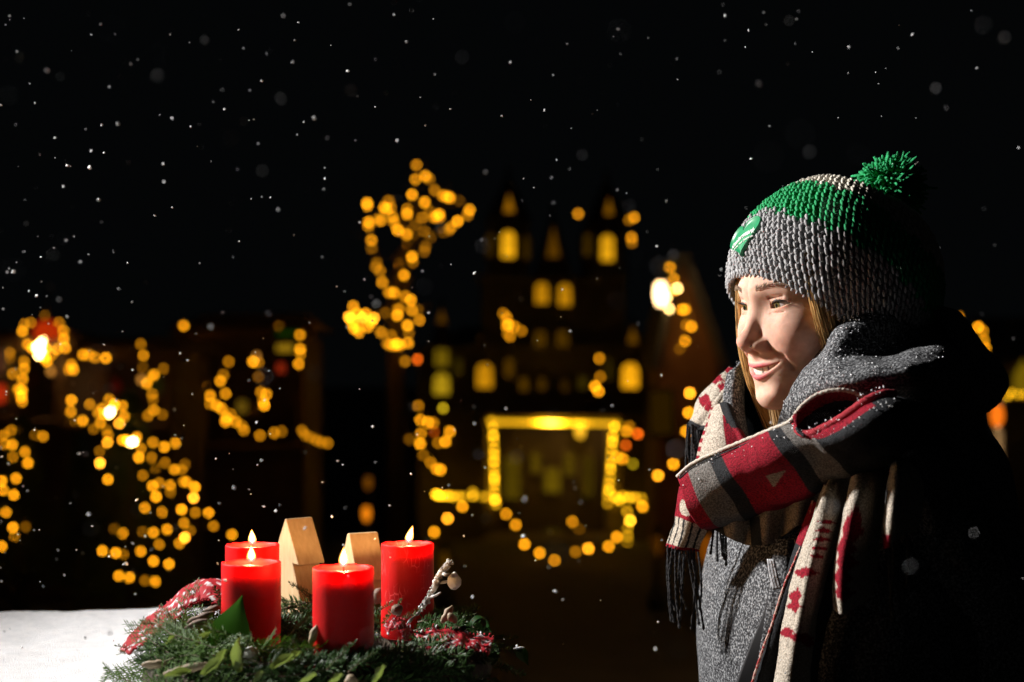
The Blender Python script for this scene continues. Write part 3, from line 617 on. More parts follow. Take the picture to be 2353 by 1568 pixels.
def candle(px, ytop, d, h, label, lean, fh, wax, seed):
    q = random.Random(seed); c = P(px, ytop, d); z0 = c.z - h; root = empty('candle', (c.x, c.y, z0)); n = 48
    prof = [(.001, 0), (.0285, 0), (.0298, .0015), (.03, .004)] + [(.03, h * k / 10) for k in range(1, 10)] + [(.03, h - .002), (.0300, h - .0007), (.0298, h - .0002), (.0293, h), (.0268, h + .0002), (.0263, h), (.0258, h - .0006), (.0250, h - .0040), (.0243, h - .0095), (.0230, h - .0118), (.012, h - .0125), (.001, h - .0128)]
    o = MB(); o.lathe(prof, n=n); vs = []
    for (x, y, z) in o.v:
        r = math.hypot(x, y); a = math.atan2(y, x)
        k = 1 + .010 * mnoise.noise((math.cos(a) * 1.5 + seed, math.sin(a) * 1.5, z * 25)) + .006 * mnoise.noise((math.cos(a) * 6, math.sin(a) * 6 + seed, z * 70))
        dz = (.0011 * mnoise.noise((math.cos(a) * 3 + seed, math.sin(a) * 3, 1)) + .0006 * mnoise.noise((math.cos(a) * 11 + seed, math.sin(a) * 11, 4))) if z > h - .004 and r > .02 else 0
        vs.append((x * k, y * k, z + dz))
    o.v = vs; o.build('wax_body', wax, root)
    o = MB(); o.tube([(0, 0, h - .0128), (.0004, 0, h - .004), (.0016 * lean, 0, h + .001), (.003 * lean, 0, h + .004)], [.0011, .0011, .001, .0007], 6); o.build('wick', m_wick, root)
    o = MB(); prof = []
    for k in range(15):
        t = k / 14; r = .0047 * (math.sin(math.pi * min(1, t ** .62)) ** .9) * (1 - .25 * t) + .0003
        prof.append((r, fh * t))
    o.lathe(prof, (0, 0, h + .0005), n=14); vs = []
    for (x, y, z) in o.v:
        t = (z - h) / fh; vs.append((x + lean * fh * (.10 + .30 * t * t + .12 * t), y, z))
    o.v = vs; fo = o.build('flame', m_flame, root)
    o2 = MB(); o2.v = [((x - lean * fh * (.10 + .30 * ((z - h) / fh) ** 2 + .12 * (z - h) / fh)) * .62 + lean * fh * (.10 + .30 * ((z - h) / fh) ** 2 + .12 * (z - h) / fh), y * .62, h + .002 + (z - h) * .80) for x, y, z in o.v]
    o2.f = o.f; o2.m = o.m; o2.sm = o.sm; o2.c = o.c; o2.build('flame_core', m_core, fo)
    l = bpy.data.lights.new('flame_light', 'POINT'); l.energy = .42; l.color = (1, .55, .22); l.shadow_soft_size = .004
    lo = bpy.data.objects.new('flame_light', l); C.objects.link(lo); lo.parent = root; lo.location = (.002 * lean, 0, h + fh * .42)
    tag(root, label, 'candle', 'red candles of the wreath')
candle(580, 1252, 1.607, .105, 'red candle at the back left, mostly hidden by the one before it', -.1, .0165, m_wax, 1)
candle(577.5, 1292, 1.452, .108, 'front left red candle with the ivy leaf against it', .0, .016, m_wax, 2)
candle(789, 1304, 1.40, .112, 'front middle red candle before the wooden trees', .05, .0195, m_wax, 3)
candle(936.5, 1249, 1.62, .105, 'scuffed red candle at the right beside the snowy twig', .55, .0195, m_wax2, 4)

# ================================================================== wooden trees standing in the wreath
m_pine = mat('pale_wood', (0.50, 0.33, 0.16), 0.6, (0.62, 0.44, 0.24), nscale=26, lo=.3, hi=.7, bump=0.1, stretch=(6, 6, 1))
def wood_tree(px, py, d, tdir, thick, tiers, base_z, label, rounded=False):
    a = P(px, py, d); t = Vector((tdir[0], tdir[1], 0)).normalized(); hdir = Vector((t.y, -t.x, 0))
    if hdir.y > 0: hdir = -hdir
    H = a.z - base_z; right = []; z = H
    right.append((.0012, H)) if not rounded else right.extend([(.0025, H), (.004, H - .002)])
    for (hw, hh, notch) in tiers:
        z -= hh; right.append((hw, z)); right.append((notch, z + .001))
    right.append((right[-1][0], 0))
    prof = right + [(-x, z_) for x, z_ in right[::-1]]; n = len(prof)
    o = MB(); f = [hdir * x + Vector((0, 0, z_)) for x, z_ in prof]; b = [p + t * thick for p in f]
    o.add(f + b, [tuple(range(n)), tuple(range(2 * n - 1, n - 1, -1))] + [(k, n + k, n + (k + 1) % n, (k + 1) % n) for k in range(n)], smooth=False)
    ob = o.build('wooden_tree', m_pine, None, loc=(a.x, a.y, base_z)); tag(ob, label, 'wooden tree')
    bv = ob.modifiers.new('bevel', 'BEVEL'); bv.width = .0012; bv.segments = 2; bv.limit_method = 'ANGLE'
wood_tree(656, 1193, 1.715, (.0277, .025), .038, [(.029, .053, .016), (.040, .060, .010)], TZ + .004, 'tall wooden fir block with a pointed top behind the left candles')
wood_tree(800, 1226, 1.70, (.037, .020), .037, [(.030, .054, .014), (.038, .050, .010)], TZ + .004, 'smaller wooden fir block with a rounded top behind the middle candle', True)

# ================================================================== the wreath
WC = Vector((-.205, 1.525, TZ)); WR, Wr = .150, .046
wr = empty('advent_wreath', WC)
m_straw = mat('wreath_straw', (0.03, 0.022, 0.012), 0.9, (0.06, 0.045, 0.025), nscale=60, bump=.6, bscale=200, bdist=.004)
o = MB(); pts = []
for i in range(65):
    a = 2 * math.pi * i / 64; pts.append([(math.cos(a) * (WR + (Wr - .012) * math.cos(b_)), math.sin(a) * (WR + (Wr - .012) * math.cos(b_)), .022 + (Wr - .018) * math.sin(b_)) for b_ in [2 * math.pi * j / 14 for j in range(15)]])
o.grid(pts); o.build('straw_ring', m_straw, wr)
def leaf_mat(name, c1, c2, rough=.35, tr=.25):
    m = mat(name, c1, rough, c2, nscale=40, spec=.3); N = m.node_tree.nodes; L = m.node_tree.links
    b = N['Principled BSDF']; t = N.new('ShaderNodeBsdfTranslucent'); t.inputs[0].default_value = (c2[0] * 1.6, c2[1] * 1.6, c2[2] * .8, 1)
    x = N.new('ShaderNodeMixShader'); x.inputs[0].default_value = tr; L.new(b.outputs[0], x.inputs[1]); L.new(t.outputs[0], x.inputs[2]); L.new(x.outputs[0], N['Material Output'].inputs[0]); return m
m_need = leaf_mat('fir_needles', (.030, .080, .018), (.066, .145, .034), .45, .22)
m_need2 = leaf_mat('pale_needles', (.06, .14, .025), (.13, .24, .045), .5, .3)
m_stem = mat('twig_bark', (.07, .045, .025), .8, (.12, .08, .045), nscale=90, bump=.4)
m_leaf = leaf_mat('ivy_leaf', (.009, .036, .007), (.018, .058, .012), .4, .35)
m_box = leaf_mat('boxwood_leaf', (.075, .125, .035), (.15, .20, .07), .6, .3)
def needle(o, p, d, L, w_, up, mi=0):
    s = d.cross(up)
    if s.length < 1e-4: s = d.cross(Vector((1, 0, 0)))
    s = s.normalized() * w_ / 2; u_ = s.cross(d).normalized() * w_ * .28; m_ = p + d * L * .55 + u_ * .6; e = p + d * L
    o.add([p - s * .5, p + s * .5, m_ + s, m_ - s, m_ + u_, e], [(0, 1, 2, 4), (0, 4, 3), (4, 2, 5), (3, 4, 5), (1, 0, 3, 2), (3, 5, 2)], mi, smooth=False)
def fir_twig(seed, L=.095, nl=.0165, nw=.0021):
    q = random.Random(seed); o = MB(); path = [Vector((L * t, .010 * math.sin(t * 2 + seed) * t, -.012 * t * t)) for t in [k / 8 for k in range(9)]]
    o.tube(path, [.0017 - .0011 * k / 8 for k in range(9)], 5, mi=1)
    n = 92
    for k in range(n):
        t = .06 + .94 * k / n; i = min(7, int(t * 8)); p = path[i].lerp(path[i + 1], t * 8 - i); ax = (path[i + 1] - path[i]).normalized()
        a = q.uniform(-.75, math.pi + .75); out = Vector((0, math.cos(a), math.sin(a) * .9 + .12)); dr = (ax * q.uniform(.35, .8) + out).normalized()
        needle(o, p, dr, nl * q.uniform(.75, 1.1) * (1 - .25 * t), nw * q.uniform(.85, 1.15), Vector((0, 0, 1)))
    for k in range(7):
        dr = Vector((1, q.uniform(-.5, .5), q.uniform(-.2, .6))).normalized(); needle(o, path[-1], dr, nl * .7, nw, Vector((0, 0, 1)))
    return o.mesh('fir_twig', [m_need, m_stem])
def feather_twig(seed, L=.11):
    q = random.Random(seed); o = MB(); path = [Vector((L * t, .012 * math.sin(2 * t + seed) * t, .01 * t)) for t in [k / 6 for k in range(7)]]
    o.tube(path, [.0011 - .0007 * k / 6 for k in range(7)], 4, mi=1)
    for k in range(22):
        t = .1 + .9 * k / 22; i = min(5, int(t * 6)); p = path[i].lerp(path[i + 1], t * 6 - i); sd = 1 if k % 2 else -1
        l2 = .034 * (1 - .6 * t) * q.uniform(.7, 1.1); dr = Vector((.75, sd * .65, q.uniform(-.1, .35))).normalized()
        o.tube([p, p + dr * l2], [.0007, .0003], 3, mi=0, caps=False)
        for j in range(9):
            b_ = p + dr * l2 * (j + 1) / 9; s2 = 1 if j % 2 else -1; d2 = (dr + Vector((.2, s2 * .7, q.uniform(-.3, .5)))).normalized(); needle(o, b_, d2, .0085, .0011, Vector((0, 0, 1)))
    return o.mesh('juniper_twig', [m_need2, m_stem])
def leaf_mesh(name, L, w_, m_, shape='oval', cup=.15):
    o = MB(); n = 16; pts = []
    for i in range(n + 1):
        t = i / n
        if shape == 'oval': hw = w_ / 2 * math.sin(math.pi * t ** .8) ** .8 if 0 < t < 1 else .0006
        else: hw = w_ / 2 * float(np.interp(t, [0, .06, .15, .28, .4, .55, .7, .85, 1], [.25, .62, .86, 1.0, .93, .72, .44, .19, .012]))
        pts.append([(L * t, hw * s, cup * L * (abs(s) * .45 - .5 * (t - .5) ** 2 + .06 * math.sin(9 * t + 2 * s))) for s in (-1, -.5, 0, .5, 1)])
    o.grid(pts)
    me = o.mesh(name, m_); return me
RIBV = [P(x_, y_, d_) - WC for x_, y_, d_ in ((500,1350,1.60),(455,1362,1.60),(425,1378,1.59),(398,1408,1.57),(362,1432,1.55),(328,1462,1.53),(298,1490,1.52),(908,1448,1.46),(1005,1475,1.46),(1045,1475,1.47),(1085,1485,1.48),(1130,1490,1.49))]
FT = [fir_twig(s) for s in range(6)]; JT = [feather_twig(s) for s in range(4)]
q = random.Random(21)
def on_ring(a, b):
    return Vector((math.cos(a) * (WR + Wr * math.cos(b)), math.sin(a) * (WR + Wr * math.cos(b)), .030 + Wr * math.sin(b)))
def place(nm, me, pos, xdir, up, sc_=1.0):
    x = xdir.normalized(); y = up.cross(x).normalized(); z = x.cross(y)
    return put(nm, me, wr, pos, Matrix((x, y, z)).transposed().to_3x3(), sc_)
for k in range(210):
    a = 2 * math.pi * k / 210 * 1.0 + q.uniform(-.05, .05); b = q.choice([-.25, .15, .5, .9, 1.3, 1.75, 2.3, 2.8]) + q.uniform(-.2, .2)
    nrm = Vector((math.cos(a) * math.cos(b), math.sin(a) * math.cos(b), math.sin(b))); tan = Vector((-math.sin(a), math.cos(a), 0))
    left = math.cos(a) < -.05 and math.sin(a) < .35
    dr = tan * q.choice((1, 1, -1)) + nrm * q.uniform(.0, .30) + Vector((0, 0, q.uniform(-.10, .08)))
    p = on_ring(a, b) - dr.normalized() * .045 - nrm * .010
    if min((p + dr.normalized() * .05 * f_ - v).length for v in RIBV for f_ in (.4, 1.2)) < .040 and q.random() < .85: continue
    if left and q.random() < .55: place('juniper_twig', q.choice(JT), p, dr, nrm, q.uniform(.8, 1.15))
    else: place('fir_twig', q.choice(FT), p, dr, nrm, q.uniform(.7, 1.0))
def at(px, py, d): return P(px, py, d) - WC
def lookdir(p0, p1): return (Vector(p1) - Vector(p0))
# single sprays read off the photograph
for (x0, y0, x1, y1, d, kind, s) in [(740,1400,690,1345,1.60,'f',.75),(735,1380,700,1355,1.61,'f',.6),(490,1440,440,1400,1.56,'f',.8),(505,1420,500,1370,1.55,'f',.7),(470,1430,425,1415,1.57,'f',.7),
    (880,1440,905,1390,1.52,'f',.75),(900,1450,955,1395,1.50,'f',.7),(1000,1425,1085,1380,1.63,'f',1.0),(970,1420,1040,1385,1.62,'f',1.0),(1040,1440,1120,1415,1.60,'f',1),(1090,1470,1180,1455,1.58,'f',1),(660,1395,640,1370,1.66,'f',1),(840,1430,880,1390,1.60,'f',1),(480,1425,455,1375,1.60,'f',1),(520,1410,490,1380,1.60,'f',1),(960,1430,1080,1400,1.58,'f',1.0),(950,1450,1060,1425,1.55,'f',.95),(1000,1440,1090,1385,1.60,'f',.8),(1000,1520,1130,1500,1.48,'f',1.0),(960,1510,1080,1520,1.46,'f',1.0),(1060,1480,1190,1480,1.55,'f',1.0),(1080,1520,1200,1530,1.52,'f',.9),
    (505,1520,480,1450,1.375,'j',1),(540,1530,560,1470,1.37,'f',1),(480,1520,520,1470,1.38,'f',1),(570,1530,620,1480,1.38,'j',1),(640,1540,660,1480,1.385,'f',1),(750,1540,790,1490,1.33,'f',1),(800,1545,850,1495,1.335,'f',1),(720,1540,690,1480,1.36,'f',1),(340,1520,250,1560,1.47,'j',1.1),(330,1530,270,1590,1.46,'j',1.1),(360,1500,290,1480,1.50,'f',.8),(380,1490,300,1500,1.5,'j',.9),(420,1470,360,1450,1.53,'j',1.0),(450,1480,400,1440,1.5,'j',1.0),(430,1500,340,1470,1.5,'j',1.1),(440,1510,350,1540,1.44,'j',1.0),(470,1490,410,1500,1.46,'j',1.0),(650,1470,720,1420,1.46,'j',.9),(640,1490,730,1450,1.44,'f',.9),(1120,1560,1200,1590,1.45,'f',1.0),(500,1560,400,1580,1.40,'f',1.0),(900,1560,960,1520,1.40,'f',.9),(1010,1560,1100,1550,1.42,'f',1.0)]:
    p0, p1 = at(x0, y0, d), at(x1, y1, d - .01)
    s = max(.42, min(1.1, (p1 - p0).length / (.095 if kind == 'f' else .11)))
    place('fir_twig' if kind == 'f' else 'juniper_twig', q.choice(FT if kind == 'f' else JT), p0, p1 - p0, Vector((0, -.35, 1)), s)
# leaves
ivy = leaf_mesh('ivy_leaf', .058, .043, m_leaf, 'ivy')
bxl = [leaf_mesh('boxwood_leaf', .036, .014, m_box, 'oval', .5), leaf_mesh('boxwood_leaf', .030, .011, m_box, 'oval', .7)]
lf = place('ivy_leaf', ivy, at(513, 1500, 1.39), at(547, 1398, 1.40) - at(513, 1500, 1.39), Vector((.15, -1.0, .1)), 1.0)
place('ivy_leaf', ivy, at(1190, 1490, 1.56), Vector((.3, -.1, -.5)), Vector((.3, -.7, .5)), .38)
for (x0, y0, x1, y1, d, s) in [(625,1555,700,1510,1.37,1.15),(655,1540,705,1508,1.38,.8),(556,1555,553,1512,1.36,1.0),(500,1555,525,1515,1.37,.9),(470,1568,510,1535,1.36,1.0),(585,1590,620,1545,1.35,.9),(440,1560,395,1570,1.37,.8),(690,1590,735,1560,1.35,.8),(760,1590,800,1560,1.34,.7),(860,1590,885,1550,1.36,.8),(405,1475,380,1500,1.43,.7),(455,1500,475,1480,1.42,.8)]:
    p0, p1 = at(x0, y0 - 14, d - .03), at(x1, y1 - 14, d - .035); place('boxwood_leaf', q.choice(bxl), p0, p1 - p0, Vector((q.uniform(-1, .3), q.uniform(-.9, -.1), q.uniform(.1, 1))), s * q.uniform(.6, .95))
curl = MB(); cpts = []
for i in range(19):
    a = 2 * math.pi * i / 18 * .92; rr = .0105 - .0001 * i; cpts.append([(rr * math.cos(a), y_, rr * math.sin(a) * 1.15) for y_ in (-.006, 0, .006)])
curl.grid(cpts); put('curled_leaf', curl.mesh('curled_leaf', m_leaf), wr, at(1100, 1441, 1.55), (.1, .2, .35))
# pods, bark, shells
m_pod = mat('seed_pod', (.22, .16, .09), .6, (.36, .28, .17), nscale=70, bump=.3); m_brown = mat('brown_husk', (.09, .05, .03), .7, (.22, .15, .10), nscale=55, bump=.5)
m_shell = mat('white_shell', (.62, .60, .56), .6, (.82, .80, .76), nscale=90, bump=.5)
def lump(nm, m_, p0, p1, r, seed, flat=.8):
    o = MB(); ax = Vector(p1) - Vector(p0); L = ax.length; pr = []
    for k in range(11):
        t = k / 10; pr.append((max(.0004, r * math.sin(math.pi * (t * .94 + .03)) ** .55), L * (t - .5)))
    o.lathe(pr, n=12); o.v = [(x * (1 + .55 * mnoise.noise((x * 190 + seed, y * 190, z * 170))), y * flat, z) for x, y, z in o.v]
    return place(nm, o.mesh(nm, m_), (Vector(p0) + Vector(p1)) / 2, ax.cross(Vector((.3, -1, .2))), ax)
for (x0, y0, x1, y1, d, r, nm, m_) in [(375,1558,490,1532,1.37,.0042,'seed_pod',m_pod),(325,1537,385,1533,1.41,.0042,'seed_pod',m_pod),(430,1440,495,1415,1.44,.0038,'brown_husk',m_brown),(425,1452,480,1432,1.43,.0034,'brown_husk',m_brown),(470,1412,505,1405,1.46,.0036,'brown_husk',m_brown),(712,1490,728,1445,1.40,.004,'seed_pod',m_pod),(900,1416,925,1404,1.50,.006,'brown_husk',m_brown),(1015,1440,1040,1400,1.52,.004,'seed_pod',m_pod),(862,1395,878,1360,1.64,.008,'fir_cone',m_brown),(1030,1418,1048,1440,1.5,.004,'seed_pod',m_pod),(800,1560,815,1590,1.35,.006,'seed_pod',m_pod)]:
    lump(nm, m_, at(x0, y0 - 8, d - .02), at(x1, y1 - 8, d - .02), r, x0)
lump('snail_shell', m_shell, at(560, 1502, 1.365), at(592, 1509, 1.365), .0095, 3, .9)
lump('snail_shell', m_shell, at(1028, 1336, 1.52), at(1060, 1338, 1.52), .0085, 5, .45)
lump('snow_clump', m_snow, at(1180, 1491, 1.53), at(1205, 1488, 1.53), .0012, 9)
lump('snow_clump', m_snow, at(872, 1378, 1.62), at(884, 1366, 1.62), .006, 11)
lump('snow_clump', m_snow, at(648, 1378, 1.80), at(668, 1330, 1.80), .016, 12)
# lichen twig
m_lich = mat('lichen_twig', (.16, .13, .11), .85, (.62, .62, .60), nscale=120, lo=.42, hi=.55, bump=.8, bscale=220, bdist=.003)
tw = MB(); path = [Vector(v) for v in catmull([at(930, 1440, 1.50), at(965, 1405, 1.51), at(985, 1375, 1.52), at(1000, 1345, 1.52), at(1015, 1315, 1.52), at(1034, 1291, 1.52)], 26)]
tw.tube([p + Vector((q.uniform(-1, 1), q.uniform(-1, 1), q.uniform(-1, 1))) * .0009 for p in path], [.0032 + .0004 * math.sin(i * 1.7) + .0007 * q.uniform(-1, 1) - .0018 * (i < 7) for i in range(26)], 9)
tw.tube([at(1004, 1340, 1.52), at(1022, 1338, 1.52), at(1040, 1335, 1.52)], [.002, .0016, .0012], 6)
tw.tube([at(1015, 1318, 1.52), at(1026, 1322, 1.51), at(1034, 1318, 1.51)], [.002, .0018, .001], 6)
tw.tube([at(985, 1372, 1.52), at(1000, 1370, 1.515), at(1012, 1362, 1.51)], [.002, .0015, .001], 6)
for i in range(150):
    p = q.choice(path[6:]); tw.ell(p + Vector((q.uniform(-1, 1), q.uniform(-1, .3), q.uniform(-.6, 1))).normalized() * .0034, (q.uniform(.0005, .0017), q.uniform(.0005, .0014), q.uniform(.0005, .0017)), nu=6, nv=4)
tw.build('lichen_twig', m_lich, wr)
tag(wr, 'advent wreath of fir, juniper and boxwood around the red candles', 'wreath')
# red and white woven ribbon
m_rib = mat('woven_ribbon', (.8, .8, .8), .75, (1, 1, 1), nscale=300, vcol=True, bump=.6, bscale=500, bdist=.002, spec=.2)
def ribbon(ctrl, nu, nv, seed, label, thick=.0015):
    S = surf(ctrl, nu, nv); qq = random.Random(seed); o = MB(); cols = []; pts = []
    for i in range(nu):
        cr = []; pr = []
        for j in range(nv):
            u, v = i / (nu - 1), j / (nv - 1); p = Vector(S[i, j]) + Vector((0, 0, 1)) * (.0009 * math.sin(u * 31 + 5 * v) + .0016 * mnoise.noise((u * 22, v * 9, seed)))
            wv = mnoise.noise((u * 26 + seed, v * 7 + 2 * u, 2.3)) + .45 * math.sin(v * 20 + u * 30); cr.append((.56, .56, .57) if wv > .46 else (.30, .003, .010)); pr.append(p - WC)
        cols.append(cr); pts.append(pr)
    o.grid(pts, cols=cols)
    for i in range(0, nu, 2):                                     # frayed edge threads
        for j, sg in ((0, -1), (nv - 1, 1)):
            p = Vector(pts[i][j]); e = (p - Vector(pts[i][nv // 2])).normalized() * qq.uniform(.002, .006) + Vector((qq.uniform(-1, 1), qq.uniform(-1, 1), qq.uniform(0, 1.2))) * .002
            o.tube([p, p + e], [.0005, .0003], 3, col=cols[i][j], caps=False)
    ob = o.build('ribbon', m_rib, None, colors=True, loc=WC); sm = ob.modifiers.new('thick', 'SOLIDIFY'); sm.thickness = thick
    tag(ob, label, 'ribbon')
def PV(x, y, d): return P(x, y - 7, d - .022)
ribbon([[PV(520,1350,1.66), PV(515,1368,1.60), PV(500,1392,1.57)], [PV(490,1338,1.66), PV(485,1352,1.61), PV(470,1385,1.58)], [PV(455,1346,1.66), PV(455,1362,1.61), PV(455,1392,1.58)], [PV(425,1358,1.65), PV(425,1378,1.60), PV(430,1405,1.57)], [PV(395,1388,1.63), PV(398,1408,1.58), PV(415,1425,1.55)], [PV(355,1415,1.61), PV(362,1432,1.56), PV(385,1450,1.53)], [PV(320,1447,1.59), PV(328,1462,1.54), PV(350,1475,1.51)], [PV(292,1480,1.57), PV(298,1490,1.53), PV(318,1496,1.50)], [PV(275,1505,1.55), PV(282,1508,1.52), PV(296,1510,1.49)]], 80, 16, 1, 'red and white woven ribbon draped over the left of the wreath')
ribbon([[PV(882,1445,1.47), PV(890,1460,1.45)], [PV(905,1430,1.48), PV(908,1448,1.46)], [PV(930,1440,1.48), PV(925,1462,1.45)], [PV(945,1458,1.48), PV(930,1478,1.45)], [PV(935,1478,1.47), PV(918,1486,1.45)]], 30, 10, 2, 'small red and white ribbon loop right of the middle candle')
ribbon([[PV(955,1468,1.49), PV(965,1485,1.46), PV(985,1500,1.44)], [PV(995,1452,1.51), PV(1005,1475,1.47), PV(1020,1498,1.45)], [PV(1040,1455,1.52), PV(1045,1475,1.48), PV(1055,1492,1.46)], [PV(1085,1465,1.53), PV(1085,1485,1.49), PV(1090,1498,1.47)], [PV(1135,1470,1.54), PV(1130,1490,1.50), PV(1125,1510,1.48)]], 50, 14, 3, 'snow dusted red and white ribbon end at the right of the wreath')
# ================================================================== the person
YAW, PIT, ROL = R(66), R(8), R(0)
EM = P(1748, 704, 1.60)
F0 = Vector((-math.sin(YAW), -math.cos(YAW), 0)); S0 = Vector((math.cos(YAW), -math.sin(YAW), 0)); Z0 = Vector((0, 0, 1))
HF = F0 * math.cos(PIT) - Z0 * math.sin(PIT); HU = Z0 * math.cos(PIT) + F0 * math.sin(PIT); HS = S0.copy()
HS, HU = (HS * math.cos(ROL) + HU * math.sin(ROL)), (HU * math.cos(ROL) - HS * math.sin(ROL))
HO = EM - HF * .083
def HL(f, s, u): return HO + HF * f + HS * s + HU * u
person = empty('person', (0.41, 1.70, 0)); PO = person.location
tag(person, 'smiling person in a bobble hat, thick scarf and grey coat looking left', 'person')

# ---- head as an implicit surface, sampled along rays from inside
def _ell(p, c, r):
    q = (p - np.array(c)) / np.array(r); k0 = np.linalg.norm(q, axis=1); k1 = np.linalg.norm(q / np.array(r), axis=1) + 1e-9
    return k0 * (k0 - 1) / k1
def _cap(p, a, b, r1, r2):
    a = np.array(a); b = np.array(b); ab = b - a; t = np.clip(((p - a) @ ab) / (ab @ ab), 0, 1)
    return np.linalg.norm(p - a - t[:, None] * ab, axis=1) - (r1 + (r2 - r1) * t)
def _smin(a, b, k):
    h = np.clip(.5 + .5 * (b - a) / k, 0, 1); return b * (1 - h) + a * h - k * h * (1 - h)
def _smax(a, b, k): return -_smin(-a, -b, k)
EYE = (.0715, .0315, .0); ER = .0122
def eye_open(p):
    """signed: negative inside the almond between the lids (p has |s|)"""
    s = (p[:, 1] - .0322) / .0162; s2 = np.clip(s * s, 0, 1.6); tilt = .0016 * s
    up = .0047 * (1 - s2) + tilt; lo = -.0036 * (1 - s2) + tilt
    return np.maximum(p[:, 2] - up, lo - p[:, 2])
def mouth_lines(s):
    t = np.abs(s) / .0315
    return -.0682 + .0062 * t ** 2, -.0763 + .0143 * t ** 2.0      # lower edge of the upper lip, upper edge of the lower lip
def lip_path(kind):
    out = []
    for s in np.linspace(0, .0320, 7):
        ua, ub = mouth_lines(np.array([s])); t = s / .0320; f = .0985 - .0165 * t ** 2.0
        if kind == 'u': out.append((f + .0020 * (1 - t), s, float(ua[0]) + .0024 * (1 - .5 * t) + (.0005 if .15 < t < .5 else 0), .0025 * (1 - .50 * t)))
        else: out.append((f - .0018 * (1 - t), s, float(ub[0]) - .0027 * (1 - .6 * t), .0033 * (1 - .6 * t)))
    return out
LU, LL = lip_path('u'), lip_path('l')
def lips_d(p):
    d = np.full(len(p), 1.0)
    for L_ in (LU, LL):
        for a, b in zip(L_[:-1], L_[1:]): d = np.minimum(d, _cap(p, a[:3], b[:3], a[3], b[3]))
    return d
def head_sdf(P0):
    p = P0.copy(); p[:, 1] = np.abs(p[:, 1])
    d = _ell(p, (-.013, 0, .030), (.101, .074, .084))
    d = _smin(d, _ell(p, (.028, 0, -.028), (.066, .0610, .082)), .03)
    d = _smin(d, _ell(p, (.065, 0, -.072), (.0320, .037, .031)), .022)
    d = _smin(d, _cap(p, (.072, .010, -.1005), (.004, .048, -.064), .0140, .016), .020)
    d = _smin(d, _ell(p, (.0820, 0, -.1010), (.0165, .0175, .0155)), .014)
    d = _smin(d, _ell(p, (.0585, .0385, -.0325), (.0280, .0225, .0220)), .026)
    d = _smin(d, _cap(p, (.0855, .006, .0185), (.0700, .042, .0205), .0100, .0085), .016)
    d = _smax(d, -_ell(p, (.1010, .0310, -.0005), (.0150, .0175, .0110)), .012)
    d = _smin(d, np.linalg.norm(p - np.array(EYE), axis=1) - (ER + .0016), .0045)
    d = _smax(d, -_cap(p, (.0862, .0235, .0092), (.0815, .0405, .0088), .0008, .0008), .0035)      # lid crease
    d = _smax(d, -(_cap(p, (.0880, .0240, -.0088), (.0810, .0410, -.0085), .0004, .0004) + .0008), .0040)     # crease below the eye
    # nose
    n = _cap(p, (.0830, 0, .010), (.1015, 0, -.027), .0066, .0072)
    n = _smin(n, _ell(p, (.1080, 0, -.0365), (.0108, .0106, .0100)), .008)
    n = _smin(n, _ell(p, (.0980, .0118, -.0425), (.0108, .0066, .0072)), .006)
    n = _smin(n, _cap(p, (.1050, 0, -.0440), (.0975, 0, -.0505), .0044, .0046), .006)
    d = _smin(d, n, .0095)
    d = _smax(d, -_ell(p, (.1040, .0074, -.0490), (.0058, .0030, .0038)), .0022)
    d = _smax(d, -_cap(p, (.0930, .0200, -.0400), (.0900, .0205, -.0470), .0001, .0001), .0040)     # wing crease
    # folds of the smile
    for a, b in (((.0935, .0200, -.0440), (.0850, .0325, -.0560)), ((.0850, .0325, -.0560), (.0765, .0385, -.0700))):
        d = _smax(d, -(_cap(p, a, b, .0008, .0008) + .0013), .0080)
    d = _smax(d, -_ell(p, (.1030, 0, -.0905), (.0075, .020, .0055)), .0110)           # below the lower lip
    d = _smax(d, -_cap(p, (.1085, 0, -.0530), (.1060, 0, -.0610), .0010, .0013), .0045)              # philtrum
    d = _smin(d, _cap(p, (-.012, 0, -.05), (-.048, 0, -.25), .048, .054), .025)
    d = _smin(d, lips_d(p), .0032)
    # openings
    ua, ub = mouth_lines(p[:, 1]); mo = np.maximum(np.maximum(p[:, 2] - ua, ub - p[:, 2]), .078 - p[:, 0]); mo = np.maximum(mo, p[:, 1] - .0308)
    d = _smax(d, -mo, .0012)
    ca = np.maximum(np.linalg.norm(p - np.array(EYE), axis=1) - (ER + .0006), eye_open(p))
    ca = np.maximum(ca, .070 - p[:, 0])
    d = np.maximum(d, -np.where(p[:, 0] > .06, np.maximum(eye_open(p), np.linalg.norm(p - np.array(EYE), axis=1) - ER - .0045), 1.0))
    return d
def build_head():
    nh, nlat = 170, 330; c0 = np.array((.018, 0, -.030))
    t = np.linspace(0, 1, nh); lon = math.pi * (.36 * t + .64 * t ** 3); lat = np.linspace(-1.50, 1.50, nlat)
    LO, LA = np.meshgrid(lon, lat); D = np.stack([np.cos(LA) * np.cos(LO), np.cos(LA) * np.sin(LO), np.sin(LA)], -1).reshape(-1, 3)
    # march inwards from outside to the outermost crossing
    r = np.full(len(D), .30); idx = np.arange(len(D))
    for _ in range(80):
        dd = head_sdf(c0 + D[idx] * r[idx][:, None]); go = dd > 2e-5
        r[idx] = np.where(go, np.maximum(r[idx] - np.maximum(dd * .6, 1.2e-4), .004), r[idx]); idx = idx[go]
        if not len(idx): break
    V = (c0 + D * r[:, None]).reshape(nlat, nh, 3); mir = V[:, 1:-1][:, ::-1].copy(); mir[:, :, 1] *= -1
    return np.concatenate([V, mir], axis=1)
HV = build_head(); nla, nlo = HV.shape[:2]
flat = HV.reshape(-1, 3); ab = flat.copy(); ab[:, 1] = np.abs(ab[:, 1])
